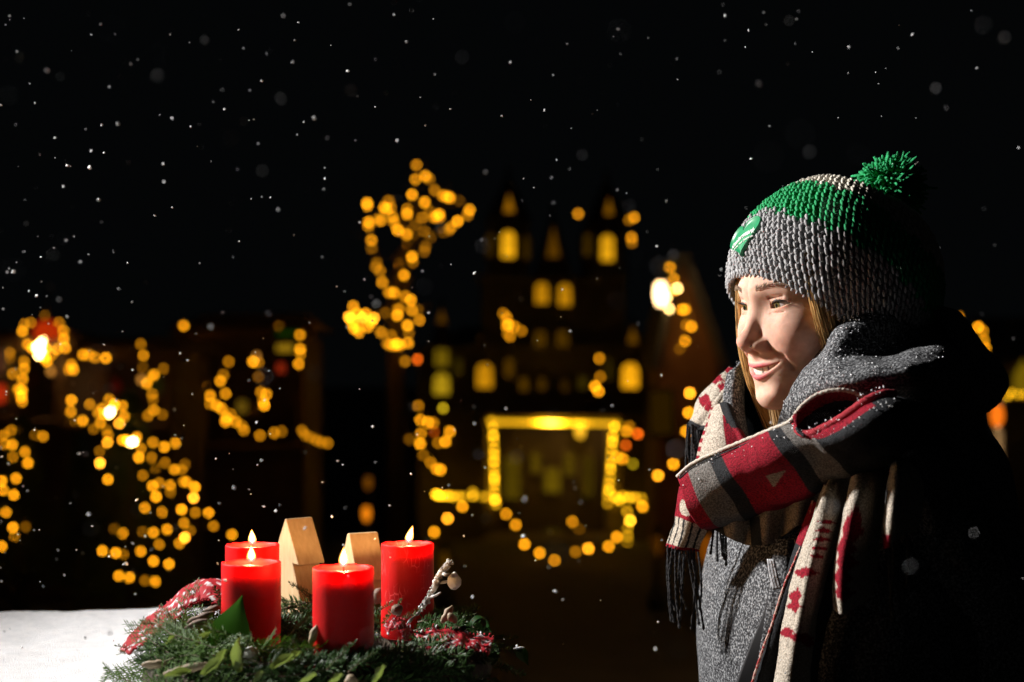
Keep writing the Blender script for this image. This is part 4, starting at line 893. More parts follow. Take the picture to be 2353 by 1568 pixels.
# natural skin colouring: lips, blush, lids
ld_ = lips_d(ab); lipm = np.clip(1 - (ld_ - .0000) / .0011, 0, 1)
blush = np.exp(-(((ab[:, 0] - .075) / .03) ** 2 + ((ab[:, 1] - .042) / .02) ** 2 + ((ab[:, 2] + .04) / .022) ** 2)) * .55 + np.exp(-(((ab[:, 0] - .116) / .014) ** 2 + (ab[:, 1] / .016) ** 2 + ((ab[:, 2] + .037) / .014) ** 2)) * .6
lidm = np.exp(-((np.linalg.norm(ab - np.array(EYE), axis=1) - ER) / .0035) ** 2) * (ab[:, 0] > .07) * .35
skin = np.array((.65, .405, .30)); cc = np.tile(skin, (len(flat), 1))
def mixc(m, col): 
    global cc
    cc = cc * (1 - m[:, None]) + np.array(col) * m[:, None]
mixc(np.clip(blush, 0, 1) * .6, (.53, .19, .135)); mixc(lidm, (.46, .24, .17)); mixc(lipm, (.52, .125, .135))
inner = (ab[:, 0] < .0905 - .18 * np.abs(ab[:, 1])) & (ab[:, 0] > .05) & (ab[:, 1] < .027) & (np.abs(ab[:, 2] + .072) < .011) & (lipm < .3)
cc[inner] = (.10, .02, .02)
M4 = Matrix((HF, HS, HU)).transposed(); Mn = np.array(M4); W_ = flat @ Mn.T + np.array(HO) - np.array(PO)
_hc = np.array(P(1912, 650, 1.652) - PO); _hn = np.array((.581, .203, .788)); _hn = _hn / np.linalg.norm(_hn); _rv = W_ - _hc; _rr = np.linalg.norm(_rv, axis=1); _ph = np.arccos(np.clip((_rv @ _hn) / _rr, -1, 1))
_lim = np.where(_ph < math.radians(121), .1222 * (1 - .05 * np.clip(_ph - 1.75, 0, 1)) - .0125, 9.0); _k = np.minimum(1, _lim / _rr); W_ = _hc + _rv * _k[:, None]      # the head stays inside the hat
hm = MB(); hm.v = [tuple(v) for v in W_]; hm.c = [tuple(c_) for c_ in cc]
for i in range(nla - 1):
    for j in range(nlo):
        hm.f.append([i * nlo + j, i * nlo + (j + 1) % nlo, (i + 1) * nlo + (j + 1) % nlo, (i + 1) * nlo + j])
hm.f.append(list(range(nlo - 1, -1, -1))); hm.f.append(list(range((nla - 1) * nlo, nla * nlo)))
hm.m = [0] * len(hm.f); hm.sm = [True] * len(hm.f)
m_skin = mat('skin', (.86, .83, .82), .62, (1.04, 1.04, 1.04), nscale=90, vcol=True, bump=.12, bscale=800, bdist=.0006, sss=.5, sssr=(1, .32, .16), ssscale=.007, spec=.22)
hm.build('head', m_skin, person, colors=True)
# ---- eyes
m_eye = mat('eye', (1, 1, 1), .12, vcol=True, spec=.6, coat=.6)
def eyeball(sd):
    o = MB(); c = Vector((EYE[0], EYE[1] * sd, EYE[2])); nu, nv = 36, 28; g = Vector((.985, .02, -.03)).normalized()
    a1 = g.cross(Vector((0, 0, 1))).normalized(); a2 = a1.cross(g); pts = []; cl = []
    for i in range(nv + 1):
        th = math.pi * (i / nv) ** 1.35; row = []; cr = []
        for j in range(nu + 1):
            ph = 2 * math.pi * j / nu; rr = ER * (1.035 if th < .42 else 1.0)
            v = (g * math.cos(th) + (a1 * math.cos(ph) + a2 * math.sin(ph)) * math.sin(th)) * rr; row.append(HL(*(c + v)) - PO)
            if th < .17: k = (.008, .007, .006)
            elif th < .47: k = (.115, .095, .03) if th < .40 else (.04, .036, .02)
            else: k = (.60, .55, .53)
            cr.append(k)
        pts.append(row); cl.append(cr)
    o.grid(pts, cols=cl); o.build('eye', m_eye, person, colors=True)
eyeball(1); eyeball(-1)
m_lash = mat('lash', (.02, .012, .009), .6); m_brow = mat('brow_hair', (.23, .15, .09), .8)
qr = random.Random(5)
for sd in (1, -1):
    o = MB(); pth = []
    for k in range(17):
        s = -1 + 2 * k / 16; ss = .0322 + s * .0158; uu = .0047 * (1 - s * s) + .0016 * s; dx = ss - EYE[1]; f_ = EYE[0] + math.sqrt(max(1e-8, (ER + .0018) ** 2 - dx * dx - uu * uu))
        pth.append(HL(f_, ss * sd, uu + .0001) - PO)
    o.tube(pth, [.0006 + .0010 * math.sin(math.pi * k / 16) for k in range(17)], 5)
    for k in range(26):
        t = qr.uniform(.05, 1.0); i = min(15, int(t * 16)); p = pth[i].lerp(pth[i + 1], t * 16 - i); L_ = .0068 * (.5 + .5 * t)
        dr = (HF * .9 + HS * sd * (t - .45) * 1.3 + HU * .25).normalized(); o.tube([p, p + dr * L_ * .55 - HU * .0004, p + dr * L_ + HU * L_ * .35], [.00022, .00016, .00006], 3, caps=False)
    o.build('eyelashes', m_lash, person)
    o = MB()
    T_ = np.array([qr.random() for _ in range(150)]); Sx = .0125 + .036 * T_; Ux = .0185 + .0065 * np.sin(T_ * 1.9) - .003 * T_ ** 2 + np.array([qr.uniform(-.0026, .0026) for _ in T_]) * (1 - .55 * T_); Fx = np.full(len(T_), .096)
    for _ in range(40):
        dd = head_sdf(np.stack([Fx, Sx, Ux], 1)); Fx = np.where(dd > .0003, Fx - np.maximum(dd * .6, .0002), Fx)
    for k in range(len(T_)):
        t = T_[k]; p = HL(Fx[k] + .0002, Sx[k] * sd, Ux[k]) - PO; dr = (HS * sd * (.6 + .4 * t) + HU * (.75 - 1.0 * t) + HF * .06).normalized()
        o.tube([p, p + dr * .0035 + HF * .0003, p + dr * .006], [.00018, .00017, .00007], 3, caps=False)
    o.build('eyebrow', m_brow, person)
# ---- teeth
m_tooth = mat('tooth', (.74, .66, .54), .25, (.80, .73, .62), nscale=60, sss=.2, ssscale=.002)
for k in range(-4, 5):
    wid = [.0082, .0068, .0072, .0062, .0060, .0060][abs(k)]; s = 0 if k == 0 else None
    cs_ = (abs(k) - .5) * .0069 * (1 if k > 0 else -1) if k else None
    if k == 0: continue
    t = abs(cs_) / .0320; f_ = .0978 - .0215 * t ** 1.8; o = MB()
    yaw_ = Vector((1, cs_ * 44 * .55, 0)).normalized(); sdv = Vector((-yaw_.y, yaw_.x, 0)); hh = .0118 - .0018 * abs(cs_) / .03 - (.0012 if abs(k) == 2 else 0); pts = []
    for i in range(7):
        v = i / 6; row = []
        for j in range(7):
            x = -1 + j / 3; cur = .0009 * (1 - x ** 4) * (1 - .5 * v ** 3); wdt = .0041 * (1 - .06 * (1 - v)) * (1 - .10 * v ** 8)
            pos = Vector((f_, cs_, -.0645 + .0050 * t * t - hh * v)) + yaw_ * (cur - .001) + sdv * x * wdt; row.append(HL(*pos) - PO)
        pts.append(row)
    o.grid(pts); o.build('tooth', m_tooth, person)
o = MB(); pts = []
for k in range(-10, 11):
    s = .026 * k / 10; pts.append([HL(.083 - .016 * (s / .0295) ** 2, s, u_) - PO for u_ in (-.056, -.07, -.090)])
o.grid(pts); o.build('mouth_cavity', mat('mouth_dark', (.06, .012, .012), .5), person)
# nose stud
o = MB(); o.ell(HL(.1090, .0112, -.0410) - PO, (.0011,) * 3, nu=8, nv=6); o.tube([HL(.1090, .0112, -.0410) - PO, HL(.1105, .0104, -.0430) - PO], .0005, 5); o.build('nose_stud', mat('silver', (.8, .8, .8), .15, metal=1), person)
# ---- hair
m_hair = mat('blond_hair', (.40, .22, .065), .42, (.66, .42, .16), nscale=300, spec=.5, stretch=(1, 1, .1))
def hair(paths, n, spread, seed, r0=.00038):
    qh = random.Random(seed); o = MB()
    for k in range(n):
        base = paths[k % len(paths)]; a, b = qh.gauss(0, 1), qh.gauss(0, 1); c_ = qh.gauss(0, 1); m = len(base); pts = []
        for i, (f, s, u) in enumerate(base):
            w_ = spread * (.6 + .8 * i / (m - 1)); pts.append(HL(f + a * w_, s + b * w_ * .6, u + c_ * .004) + Vector((qh.uniform(-1, 1), qh.uniform(-1, 1), 0)) * .0012)
        sm = catmull(pts, 16); o.tube([Vector(v) - PO for v in sm], [r0 * (1 if i < 13 else .6) for i in range(16)], 4, caps=False)
    o.build('hair', m_hair, person)
hair([[(.060, -.062, .045), (.064, -.068, .0), (.064, -.070, -.045), (.060, -.066, -.09), (.050, -.056, -.135), (.040, -.046, -.19)], [(.050, -.066, .045), (.054, -.071, -.02), (.052, -.068, -.08), (.044, -.056, -.13), (.038, -.043, -.19)], [(.045, -.072, .03), (.04, -.076, -.05), (.036, -.066, -.12), (.040, -.040, -.19)], [(.05, -.05, -.09), (.055, -.035, -.13), (.062, -.02, -.17), (.066, -.012, -.21)]], 420, .0042, 1)
hair([[(.056, .066, .05), (.060, .069, .02), (.055, .071, -.02), (.045, .069, -.06), (.032, .066, -.11)], [(.046, .068, .05), (.047, .073, .01), (.038, .075, -.04), (.026, .070, -.10)], [(.025, .074, .04), (.02, .078, -.02), (.01, .072, -.09)]], 300, .0040, 2)
hair([[(.044, .070, .04), (.047, .072, -.02), (.044, .069, -.06), (.040, .062, -.10)], [(.048, -.02, -.14), (.06, .0, -.155), (.055, .03, -.15), (.03, .05, -.12)]], 14, .004, 3, .0003)
# ---- knitted bobble hat
HC = P(1912, 650, 1.652); HR = .1222
HN = Vector((.581, .203, .788)).normalized()
e1 = (Vector((-.8, -.6, 0)) - HN * HN.dot(Vector((-.8, -.6, 0)))).normalized(); e2 = HN.cross(e1)
hat = empty('bobble_hat', HC - PO); hat.parent = person; hat.name = 'bobble_hat'
def hat_pt(phi, th, r):
    """phi from the crown, th round the axis; the crown dips in front of the bobble"""
    v = HN * math.cos(phi) + (e1 * math.cos(th) + e2 * math.sin(th)) * math.sin(phi)
    k = 1.0 - .13 * math.exp(-((phi - .50) / .22) ** 2) * math.exp(-((math.sin((th - .35) / 2)) / .32) ** 2) + .02 * math.exp(-((phi - .85) / .15) ** 2) * math.exp(-((math.sin((th - .35) / 2)) / .4) ** 2)
    k += .012 * math.sin(3 * th + 1) * math.exp(-((phi - 1.3) / .5) ** 2)
    if phi > 1.75: k -= .05 * (phi - 1.75)
    return v * (r * k)
PH0 = R(124)
m_yarn = {'grey': mat('grey_yarn', (.24, .24, .245), .85, (.42, .42, .425), nscale=220, bump=.5, bscale=900, bdist=.002, sheen=0),
          'green': mat('green_yarn', (.0, .23, .068), .8, (.004, .40, .125), nscale=220, bump=.5, bscale=900, bdist=.002, sheen=0),
          'white': mat('cream_yarn', (.50, .46, .38), .85, (.70, .66, .57), nscale=220, bump=.5, bscale=900, bdist=.002, sheen=0)}
def band_of(phi): return 'grey' if phi > R(88) else ('green' if phi > R(62) else 'white')
bands = {k: MB() for k in m_yarn}; qk = random.Random(8); rows = 36
for i in range(rows):
    phi = PH0 - (PH0 - R(10)) * i / (rows - 1); n = max(10, int(round(2 * math.pi * HR * math.sin(phi) / .0078)))
    for j in range(n):
        th = 2 * math.pi * (j + .5 * (i % 2) + qk.uniform(-.13, .13)) / n; c = hat_pt(phi + qk.uniform(-.006, .006), th, HR); N_ = c.normalized(); me_ = (hat_pt(phi - .02, th, HR) - c); me_ = (me_ - N_ * me_.dot(N_)).normalized(); si = N_.cross(me_)
        bn = band_of(phi + qk.uniform(-.012, .012)); B = bands[bn]; jx = qk.uniform(.84, 1.14); lift = qk.uniform(-.0007, .0008)
        for sx, L_, w_, ang in ((-1, .0058, .0021, .80), (1, .0043, .0018, -.15)):
            ax = (me_ * math.cos(ang) + si * math.sin(ang)).normalized(); pp = ax.cross(N_)
            rt = Matrix((pp, N_, ax)).transposed(); B.ell(c + si * sx * .0020 + N_ * (lift + (.0008 if sx < 0 else -.0006)) - me_ * (.0016 * sx), (w_ * jx, w_ * 1.05, L_ * jx * .82), rt, nu=7, nv=5)
for bn, (a, b) in {'grey': (124, 88), 'green': (88, 62), 'white': (62, 1)}.items():
    B = bands[bn]; nn = 14; pts = [[hat_pt(R(a + (b - a) * i / nn), 2 * math.pi * j / 72, HR - .0042) for j in range(73)] for i in range(nn + 1)]; B.grid(pts)
    if bn == 'grey': B.grid([[hat_pt(PH0 - .35 * i / 6, 2 * math.pi * j / 72, HR - .0085 + .0063 * max(0, 1 - i * 3)) for j in range(73)] for i in range(7)], flip=True)
    B.build(bn + '_knit_band', m_yarn[bn], hat)
# bobble
pc = P(2042, 424, 1.69) - HC; B = MB(); W2 = MB()
for k in range(1700):
    v = Vector((qk.gauss(0, 1), qk.gauss(0, 1), qk.gauss(0, 1))).normalized(); L_ = .0335 * qk.uniform(.90, 1.03) * (1.10 if v.x > 0 else 1.0) * (1.0 - .10 * abs(v.z)); bend = Vector((qk.gauss(0, 1), qk.gauss(0, 1), qk.gauss(0, 1) - .8)) * .0045
    pth = [pc + v * L_ * .25, pc + v * L_ * .62 + bend * .35, pc + v * L_ * .9 + bend, pc + v * L_ + bend * 1.5]
    (W2 if (v.x * .5 + v.y * .6 + v.z * .6 > .80 and qk.random() < .7) else B).tube(pth, [.0013, .0018, .0019, .0013], 5)
B.ell(pc, (.026, .026, .026), nu=14, nv=10); B.build('bobble', m_yarn['green'], hat); W2.build('bobble_white_yarn', m_yarn['white'], hat)
# heart patch: a raised rubber heart with its lettering
m_patch = mat('green_rubber', (.008, .20, .075), .4, (.012, .25, .095), nscale=40); m_letter = mat('white_print', (.78, .80, .76), .5)
dirp = (P(1709, 559, 1.60) - HC); _a = R(5); _x, _y = -204, -88; ctr = Vector((_x * math.cos(_a) + _y * math.sin(_a), -_x * math.sin(_a) + _y * math.cos(_a), 92)).normalized()
up_ = (Vector((-.34, .25, 1)) - ctr * ctr.dot(Vector((-.34, .25, 1)))).normalized(); rt_ = up_.cross(ctr)
def on_patch(x, y, h): 
    v = (ctr * HR + rt_ * x + up_ * y).normalized(); return v * (HR * (1 - .002) + .0030 + h)
def heart(t, s=1.0):
    x = 16 * math.sin(t) ** 3; y = 13 * math.cos(t) - 5 * math.cos(2 * t) - 2 * math.cos(3 * t) - math.cos(4 * t); return x * .00185 * s, (y + 2.5) * .00160 * s
def heart_ring(o, prof, n=60):
    pts = [[on_patch(*heart(2 * math.pi * j / n, s), h) for j in range(n + 1)] for s, h in prof]; o.grid(pts, flip=True)
o = MB(); heart_ring(o, [(1.0, -.004), (1.0, .0016), (.985, .0024), (.95, .0024), (.935, .0012), (.6, .0013), (.3, .0013), (.02, .0013)]); o.build('heart_patch', m_patch, hat)
def patch_text(body, size, y0, bow, shear):
    cu = bpy.data.curves.new('lettering', 'FONT'); cu.body = body; cu.size = size; cu.align_x = 'CENTER'; cu.shear = shear; cu.extrude = .0004; cu.offset = size * .018; cu.resolution_u = 3
    to = bpy.data.objects.new('lettering_tmp', cu); C.objects.link(to); bpy.context.view_layer.update()
    me = bpy.data.meshes.new_from_object(to.evaluated_get(bpy.context.evaluated_depsgraph_get())); bpy.data.objects.remove(to)
    for v in me.vertices: v.co = on_patch(v.co.x, y0 + v.co.y - bow * v.co.x ** 2 * 30 + .10 * v.co.x, .0016 + v.co.z)
    me.materials.clear(); me.materials.append(m_letter); put('lettering', me, hat)
patch_text('Steiermark', .0098, -.001, .28, .35); patch_text('Das Grüne Herz Österreichs', .0035, -.0072, .2, .1)
# ---- coat, scarf
def marl_mat():
    m = bpy.data.materials.new('grey_marl_wool'); m.use_nodes = True; N = m.node_tree.nodes; L = m.node_tree.links; b = N['Principled BSDF']
    b.inputs['Roughness'].default_value = .9; b.inputs['Specular IOR Level'].default_value = .2
    tc = N.new('ShaderNodeTexCoord'); n = N.new('ShaderNodeTexNoise'); n.inputs['Scale'].default_value = 400; n.inputs['Detail'].default_value = 3; L.new(tc.outputs['Object'], n.inputs['Vector'])
    r = N.new('ShaderNodeValToRGB'); e = r.color_ramp.elements; e[0].position = .40; e[0].color = (.018, .019, .021, 1); e[1].position = .64; e[1].color = (.29, .30, .31, 1); k = e.new(.52); k.color = (.085, .088, .094, 1)
    L.new(n.outputs['Fac'], r.inputs[0]); L.new(r.outputs[0], b.inputs['Base Color'])
    bu = N.new('ShaderNodeBump'); bu.inputs['Strength'].default_value = .6; bu.inputs['Distance'].default_value = .002; L.new(n.outputs['Fac'], bu.inputs['Height']); L.new(bu.outputs[0], b.inputs['Normal']); return m
m_marl = marl_mat()
m_scarf = mat('woven_wool_scarf', (.50, .49, .48), .9, (1.22, 1.22, 1.22), nscale=520, ndetail=2, lo=.38, hi=.62, vcol=True, bump=.7, bscale=520, bdist=.002, spec=.2)
m_fringe = mat('black_yarn', (.007, .007, .008), .9, (.018, .018, .021), nscale=400, bump=.4)
m_cream = mat('cream_edging', (.42, .38, .32), .9, (.62, .57, .49), nscale=500, bump=.6, bscale=700, bdist=.002)
CREAM, RED, GREY, CHAR, TAN = (.43, .385, .32), (.225, .004, .016), (.135, .128, .12), (.016, .018, .021), (.26, .21, .155)
def cloth(name, parent, ctrl, nu, nv, m_, colf=None, thick=.003, wrinkle=.0012, seed=0, flip=False, fold=0.0):
    """ctrl rows of (px, py, depth): a thick sheet of cloth with fine wrinkles; colf(u, v) colours the weave"""
    S = surf([[P(*c) for c in r] for r in ctrl], nu, nv); o = MB(); pts = []; cols = []
    du = np.gradient(S, axis=0); dv = np.gradient(S, axis=1); Nn = np.cross(dv, du); Nn /= np.linalg.norm(Nn, axis=2, keepdims=True) + 1e-9
    for i in range(nu):
        pr = []; cr = []
        for j in range(nv):
            u, v = i / (nu - 1), j / (nv - 1); p = Vector(S[i, j]); p += Vector(Nn[i, j]) * (wrinkle * (mnoise.noise(p * 28 + Vector((seed, 0, 0))) + .5 * mnoise.noise(p * 75)) + fold * (mnoise.noise((u * 3.2 + v * 1.5, v * 7.0, seed)) + .6 * math.sin(u * 8 + v * 9)))
            pr.append(p - PO); cr.append(colf(u, v) if colf else (1, 1, 1))
        pts.append(pr); cols.append(cr)
    o.grid(pts, cols=cols, flip=flip); ob = o.build(name, m_, parent, colors=True)
    sm = ob.modifiers.new('thickness', 'SOLIDIFY'); sm.thickness = thick; sm.offset = 0
    return ob
def pxtube(name, pts, r, m_, parent, n=40, nt=7, rough=.0, md=.15):
    o = MB(); sp = catmull([P(*p) for p in pts], n); qq = random.Random(3); o.tube([Vector(v) - PO + Vector((qq.uniform(-1, 1), qq.uniform(-1, 1), qq.uniform(-1, 1))) * rough for v in sp], [r * (1 + md * math.sin(i * 2.1)) for i in range(n)], nt); return o.build(name, m_, parent)
# coat body: one closed loft from hem to neck, with the front to her left and the near sleeve
coat = empty('coat', (0, 0, 0)); coat.parent = person
rings = [(.45, .20, .26, 0), (.70, .18, .235, 0), (.95, .158, .212, 0), (1.08, .160, .206, .004), (1.18, .163, .205, .008), (1.25, .155, .205, .006), (1.31, .140, .200, 0), (1.355, .115, .165, -.005), (1.39, .092, .115, -.01), (1.43, .075, .080, -.012)]
S_ = catmull([Vector(r[:3]) for r in rings], 60); Sx_ = catmull([Vector((r[3], 0, 0)) for r in rings], 60); o = MB(); pts = []
for k in range(60):
    z, a, b_ = S_[k]; fx = Sx_[k][0]; row = []
    for j in range(97):
        t = 2 * math.pi * j / 96; cx, sy = math.cos(t), math.sin(t); e = 2 / 2.3; x = a * math.copysign(abs(cx) ** e, cx); y = b_ * math.copysign(abs(sy) ** e, sy)
        p = F0 * (x + fx) + S0 * y + Vector((0, 0, z)); w_ = .004 * mnoise.noise(p * 7) + .0015 * mnoise.noise(p * 25); row.append(p + (F0 * cx + S0 * sy) * w_)
    pts.append(row)
o.grid(pts); o.build('coat_body', m_marl, coat)
for sd in (1, -1):
    o = MB(); pth = catmull([Vector((0, 0, 1.335)) + S0 * .135 * sd, Vector((0, 0, 1.315)) + S0 * .165 * sd, Vector((0, 0, 1.24)) + S0 * .180 * sd - F0 * .05, Vector((0, 0, 1.08)) + S0 * .190 * sd - F0 * .06, Vector((0, 0, .98)) + S0 * .21 * sd - F0 * .03, Vector((0, 0, .90)) + S0 * .235 * sd + F0 * .09, Vector((0, 0, .86)) + S0 * .20 * sd + F0 * .15], 26)
    o.tube([Vector(v) for v in pth], [(.05 if i < 2 else .068) - .0007 * i + .002 * math.sin(i * 1.3) for i in range(26)], 18); o.build('sleeve', m_marl, coat)
o = MB()
for z, w_ in ((.86, .24),): o.box(F0 * .165 + Vector((0, 0, z)), (.01, .01, .01))
o = None
# trousers and boots below the frame
m_trs = mat('dark_trousers', (.02, .022, .03), .85); m_boot = mat('brown_leather', (.06, .03, .016), .45)
for sd in (1, -1):
    o = MB(); b_ = S0 * .09 * sd; o.tube([b_ + Vector((0, 0, .62)), b_ + F0 * .01 + Vector((0, 0, .45)), b_ + Vector((0, 0, .18))], [.085, .065, .05], 14); o.build('trouser_leg', m_trs, person)
    o = MB(); o.tube([b_ + Vector((0, 0, .30)), b_ + Vector((0, 0, .10)), b_ + F0 * .01 + Vector((0, 0, .05))], [.062, .058, .05], 14); o.tube([b_ - F0 * .05 + Vector((0, 0, .045)), b_ + F0 * .08 + Vector((0, 0, .045)), b_ + F0 * .15 + Vector((0, 0, .034)), b_ + F0 * .175 + Vector((0, 0, .03))], [.042, .045, .036, .018], 12); o.build('boot', m_boot, person)
# front opening: a dark strip painted in for the shaded gap, the overlapping front edge and the strap of the zip facing
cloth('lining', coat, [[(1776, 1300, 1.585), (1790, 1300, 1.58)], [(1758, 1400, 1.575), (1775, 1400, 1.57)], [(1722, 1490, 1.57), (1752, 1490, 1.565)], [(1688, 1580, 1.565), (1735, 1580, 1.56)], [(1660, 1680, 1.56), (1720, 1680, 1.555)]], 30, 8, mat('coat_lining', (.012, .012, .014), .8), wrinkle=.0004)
cloth('front_edge', coat, [[(1778, 1240, 1.57), (1810, 1240, 1.56), (1822, 1240, 1.565)], [(1772, 1340, 1.56), (1805, 1340, 1.55), (1822, 1340, 1.555)], [(1757, 1430, 1.555), (1800, 1430, 1.545), (1822, 1430, 1.545)], [(1742, 1520, 1.55), (1785, 1520, 1.54), (1812, 1520, 1.540)], [(1730, 1640, 1.545), (1775, 1640, 1.535), (1802, 1640, 1.535)]], 40, 16, m_marl, wrinkle=.0012)
strap = cloth('zip_facing', coat, [[(1763, 1285, 1.553), (1779, 1285, 1.548)], [(1768, 1320, 1.550), (1787, 1320, 1.545)], [(1776, 1356, 1.547), (1796, 1352, 1.542)]], 16, 6, mat('grey_leather', (.30, .31, .33), .45, (.40, .41, .43), nscale=200, bump=.3), thick=.002, wrinkle=.0002)
for dx in (3, 13):
    pxtube('seam', [(1763 + dx, 1285, 1.5495), (1768 + dx + 1, 1320, 1.5465), (1777 + dx, 1354, 1.5435)], .0004, m_fringe, coat, 14, 4)
# collar: stands up by the cheek, folds down over the near shoulder
cloth('collar', coat, [
    [(1908, 768, 1.590), (1925, 750, 1.560), (1950, 737, 1.540), (2005, 722, 1.540), (2065, 705, 1.565), (2140, 700, 1.62), (2200, 720, 1.70)],
    [(1897, 783, 1.580), (1916, 768, 1.543), (1948, 757, 1.526), (2010, 745, 1.535), (2075, 730, 1.558), (2150, 722, 1.61), (2212, 738, 1.70)],
    [(1880, 808, 1.565), (1910, 800, 1.520), (1950, 796, 1.512), (2015, 790, 1.528), (2090, 776, 1.555), (2160, 762, 1.60), (2222, 756, 1.70)],
    [(1858, 842, 1.550), (1898, 832, 1.510), (1955, 826, 1.502), (2030, 818, 1.512), (2105, 800, 1.522), (2185, 786, 1.56), (2258, 802, 1.70)],
    [(1838, 872, 1.545), (1885, 856, 1.498), (1952, 846, 1.475), (2030, 838, 1.470), (2110, 822, 1.475), (2200, 816, 1.52), (2290, 842, 1.70)],
    [(1818, 908, 1.545), (1872, 890, 1.492), (1948, 880, 1.455), (2030, 872, 1.446), (2115, 862, 1.450), (2210, 860, 1.50), (2306, 880, 1.69)],
    [(1800, 940, 1.545), (1860, 928, 1.510), (1942, 922, 1.500), (2028, 918, 1.496), (2120, 912, 1.500), (2212, 912, 1.55), (2296, 915, 1.69)],
    [(1785, 985, 1.560), (1850, 980, 1.545), (1940, 975, 1.540), (2028, 972, 1.540), (2115, 962, 1.545), (2205, 955, 1.58), (2270, 945, 1.69)]], 80, 120, m_marl, thick=.005, wrinkle=.003, seed=2, fold=.0015)
cloth('collar', coat, [[(1702, 830, 1.70), (1690, 845, 1.69), (1672, 862, 1.69)], [(1706, 880, 1.695), (1688, 885, 1.675), (1666, 895, 1.68)], [(1706, 930, 1.69), (1686, 935, 1.665), (1664, 940, 1.675)], [(1712, 980, 1.685), (1694, 985, 1.655), (1670, 985, 1.665)], [(1722, 1030, 1.68), (1706, 1035, 1.65), (1682, 1030, 1.66)]], 40, 20, m_marl, thick=.004, wrinkle=.0015, seed=3)
# hood and back of the shoulders (in the dark, seen against the lights)
cloth('hood', coat, [
    [(2140, 706, 1.60), (2190, 716, 1.68), (2215, 740, 1.78), (2180, 745, 1.86), (2100, 760, 1.90)],
    [(2185, 765, 1.54), (2230, 770, 1.66), (2252, 795, 1.78), (2210, 800, 1.87), (2110, 810, 1.91)],
    [(2215, 830, 1.53), (2275, 830, 1.66), (2298, 850, 1.78), (2240, 860, 1.88), (2110, 870, 1.92)],
    [(2220, 885, 1.53), (2292, 878, 1.66), (2313, 888, 1.78), (2250, 910, 1.88), (2110, 920, 1.92)],
    [(2200, 935, 1.55), (2270, 922, 1.66), (2290, 925, 1.76), (2230, 950, 1.86), (2100, 960, 1.90)]], 30, 30, m_marl, thick=.006, wrinkle=.002, seed=5)
cloth('shoulder_cape', coat, [
    [(1985, 930, 1.44), (2080, 925, 1.47), (2160, 925, 1.55), (2250, 930, 1.68), (2262, 950, 1.80)],
    [(2000, 1000, 1.43), (2090, 990, 1.46), (2180, 990, 1.54), (2262, 990, 1.68), (2272, 1000, 1.80)],
    [(2040, 1090, 1.50), (2120, 1080, 1.47), (2220, 1080, 1.55), (2305, 1060, 1.68), (2310, 1070, 1.80)],
    [(2060, 1200, 1.56), (2150, 1200, 1.49), (2250, 1200, 1.57), (2330, 1180, 1.70), (2335, 1190, 1.82)],
    [(2070, 1320, 1.60), (2170, 1330, 1.50), (2270, 1330, 1.58), (2345, 1320, 1.72), (2350, 1330, 1.84)],
    [(2080, 1460, 1.62), (2180, 1460, 1.52), (2290, 1460, 1.60), (2360, 1460, 1.74), (2365, 1470, 1.86)],
    [(2090, 1640, 1.64), (2190, 1640, 1.54), (2300, 1640, 1.62), (2375, 1640, 1.76), (2380, 1650, 1.88)]], 50, 40, m_marl, thick=.006, wrinkle=.003, seed=6)

# ---- scarf
scarf = empty('blanket_scarf', (0, 0, 0)); scarf.parent = person
def jag(x, n=9, a=.012): return a * abs(((x * n) % 1) - .5)
def band_col(u, v):
    # v runs along the band from the tip, u from the edge downwards
    x = v * 10.0
    if x < .62: return RED
    if x < 1.68: return GREY
    if x < 2.18: return CHAR
    if x < 4.05:
        if 3.15 < x < 3.75 and .50 + .02 * (x - 3.15) < u < .64 - .18 * (x - 3.15): return TAN
        return RED
    if x < 4.55: return CHAR
    if x < 5.75: return GREY
    if x < 8.1: return RED if u < .24 else CHAR
    return CHAR
cloth('front_wrap', scarf, [
    [(1556, 1094, 1.600), (1592, 1066, 1.583), (1642, 1042, 1.558), (1702, 1017, 1.530), (1762, 992, 1.502), (1815, 972, 1.476), (1852, 996, 1.450), (1920, 967, 1.425), (1990, 918, 1.412), (2050, 906, 1.425), (2120, 935, 1.47)],
    [(1561, 1112, 1.590), (1602, 1086, 1.570), (1655, 1063, 1.543), (1716, 1040, 1.513), (1778, 1014, 1.483), (1832, 992, 1.456), (1868, 1006, 1.432), (1932, 980, 1.405), (2002, 932, 1.390), (2062, 920, 1.405), (2130, 945, 1.46)],
    [(1574, 1145, 1.587), (1620, 1122, 1.565), (1676, 1100, 1.533), (1738, 1077, 1.502), (1802, 1050, 1.472), (1858, 1024, 1.444), (1900, 1024, 1.420), (1960, 1000, 1.395), (2028, 958, 1.380), (2088, 945, 1.395), (2150, 965, 1.46)],
    [(1590, 1178, 1.594), (1642, 1160, 1.569), (1700, 1138, 1.552), (1764, 1115, 1.522), (1830, 1086, 1.493), (1888, 1056, 1.466), (1938, 1050, 1.444), (1995, 1028, 1.420), (2058, 990, 1.408), (2112, 975, 1.423), (2165, 990, 1.488)],
    [(1612, 1212, 1.605), (1664, 1200, 1.590), (1724, 1180, 1.565), (1790, 1155, 1.540), (1858, 1125, 1.512), (1918, 1094, 1.486), (1970, 1085, 1.465), (2025, 1062, 1.445), (2082, 1030, 1.435), (2130, 1010, 1.445), (2180, 1020, 1.50)],
    [(1625, 1222, 1.640), (1680, 1212, 1.640), (1740, 1190, 1.620), (1806, 1165, 1.600), (1874, 1135, 1.580), (1934, 1104, 1.555), (1988, 1095, 1.53), (2040, 1075, 1.51), (2095, 1045, 1.50), (2140, 1025, 1.50), (2190, 1030, 1.54)]], 90, 220, m_scarf, band_col, wrinkle=.0020, seed=1, fold=.0032)
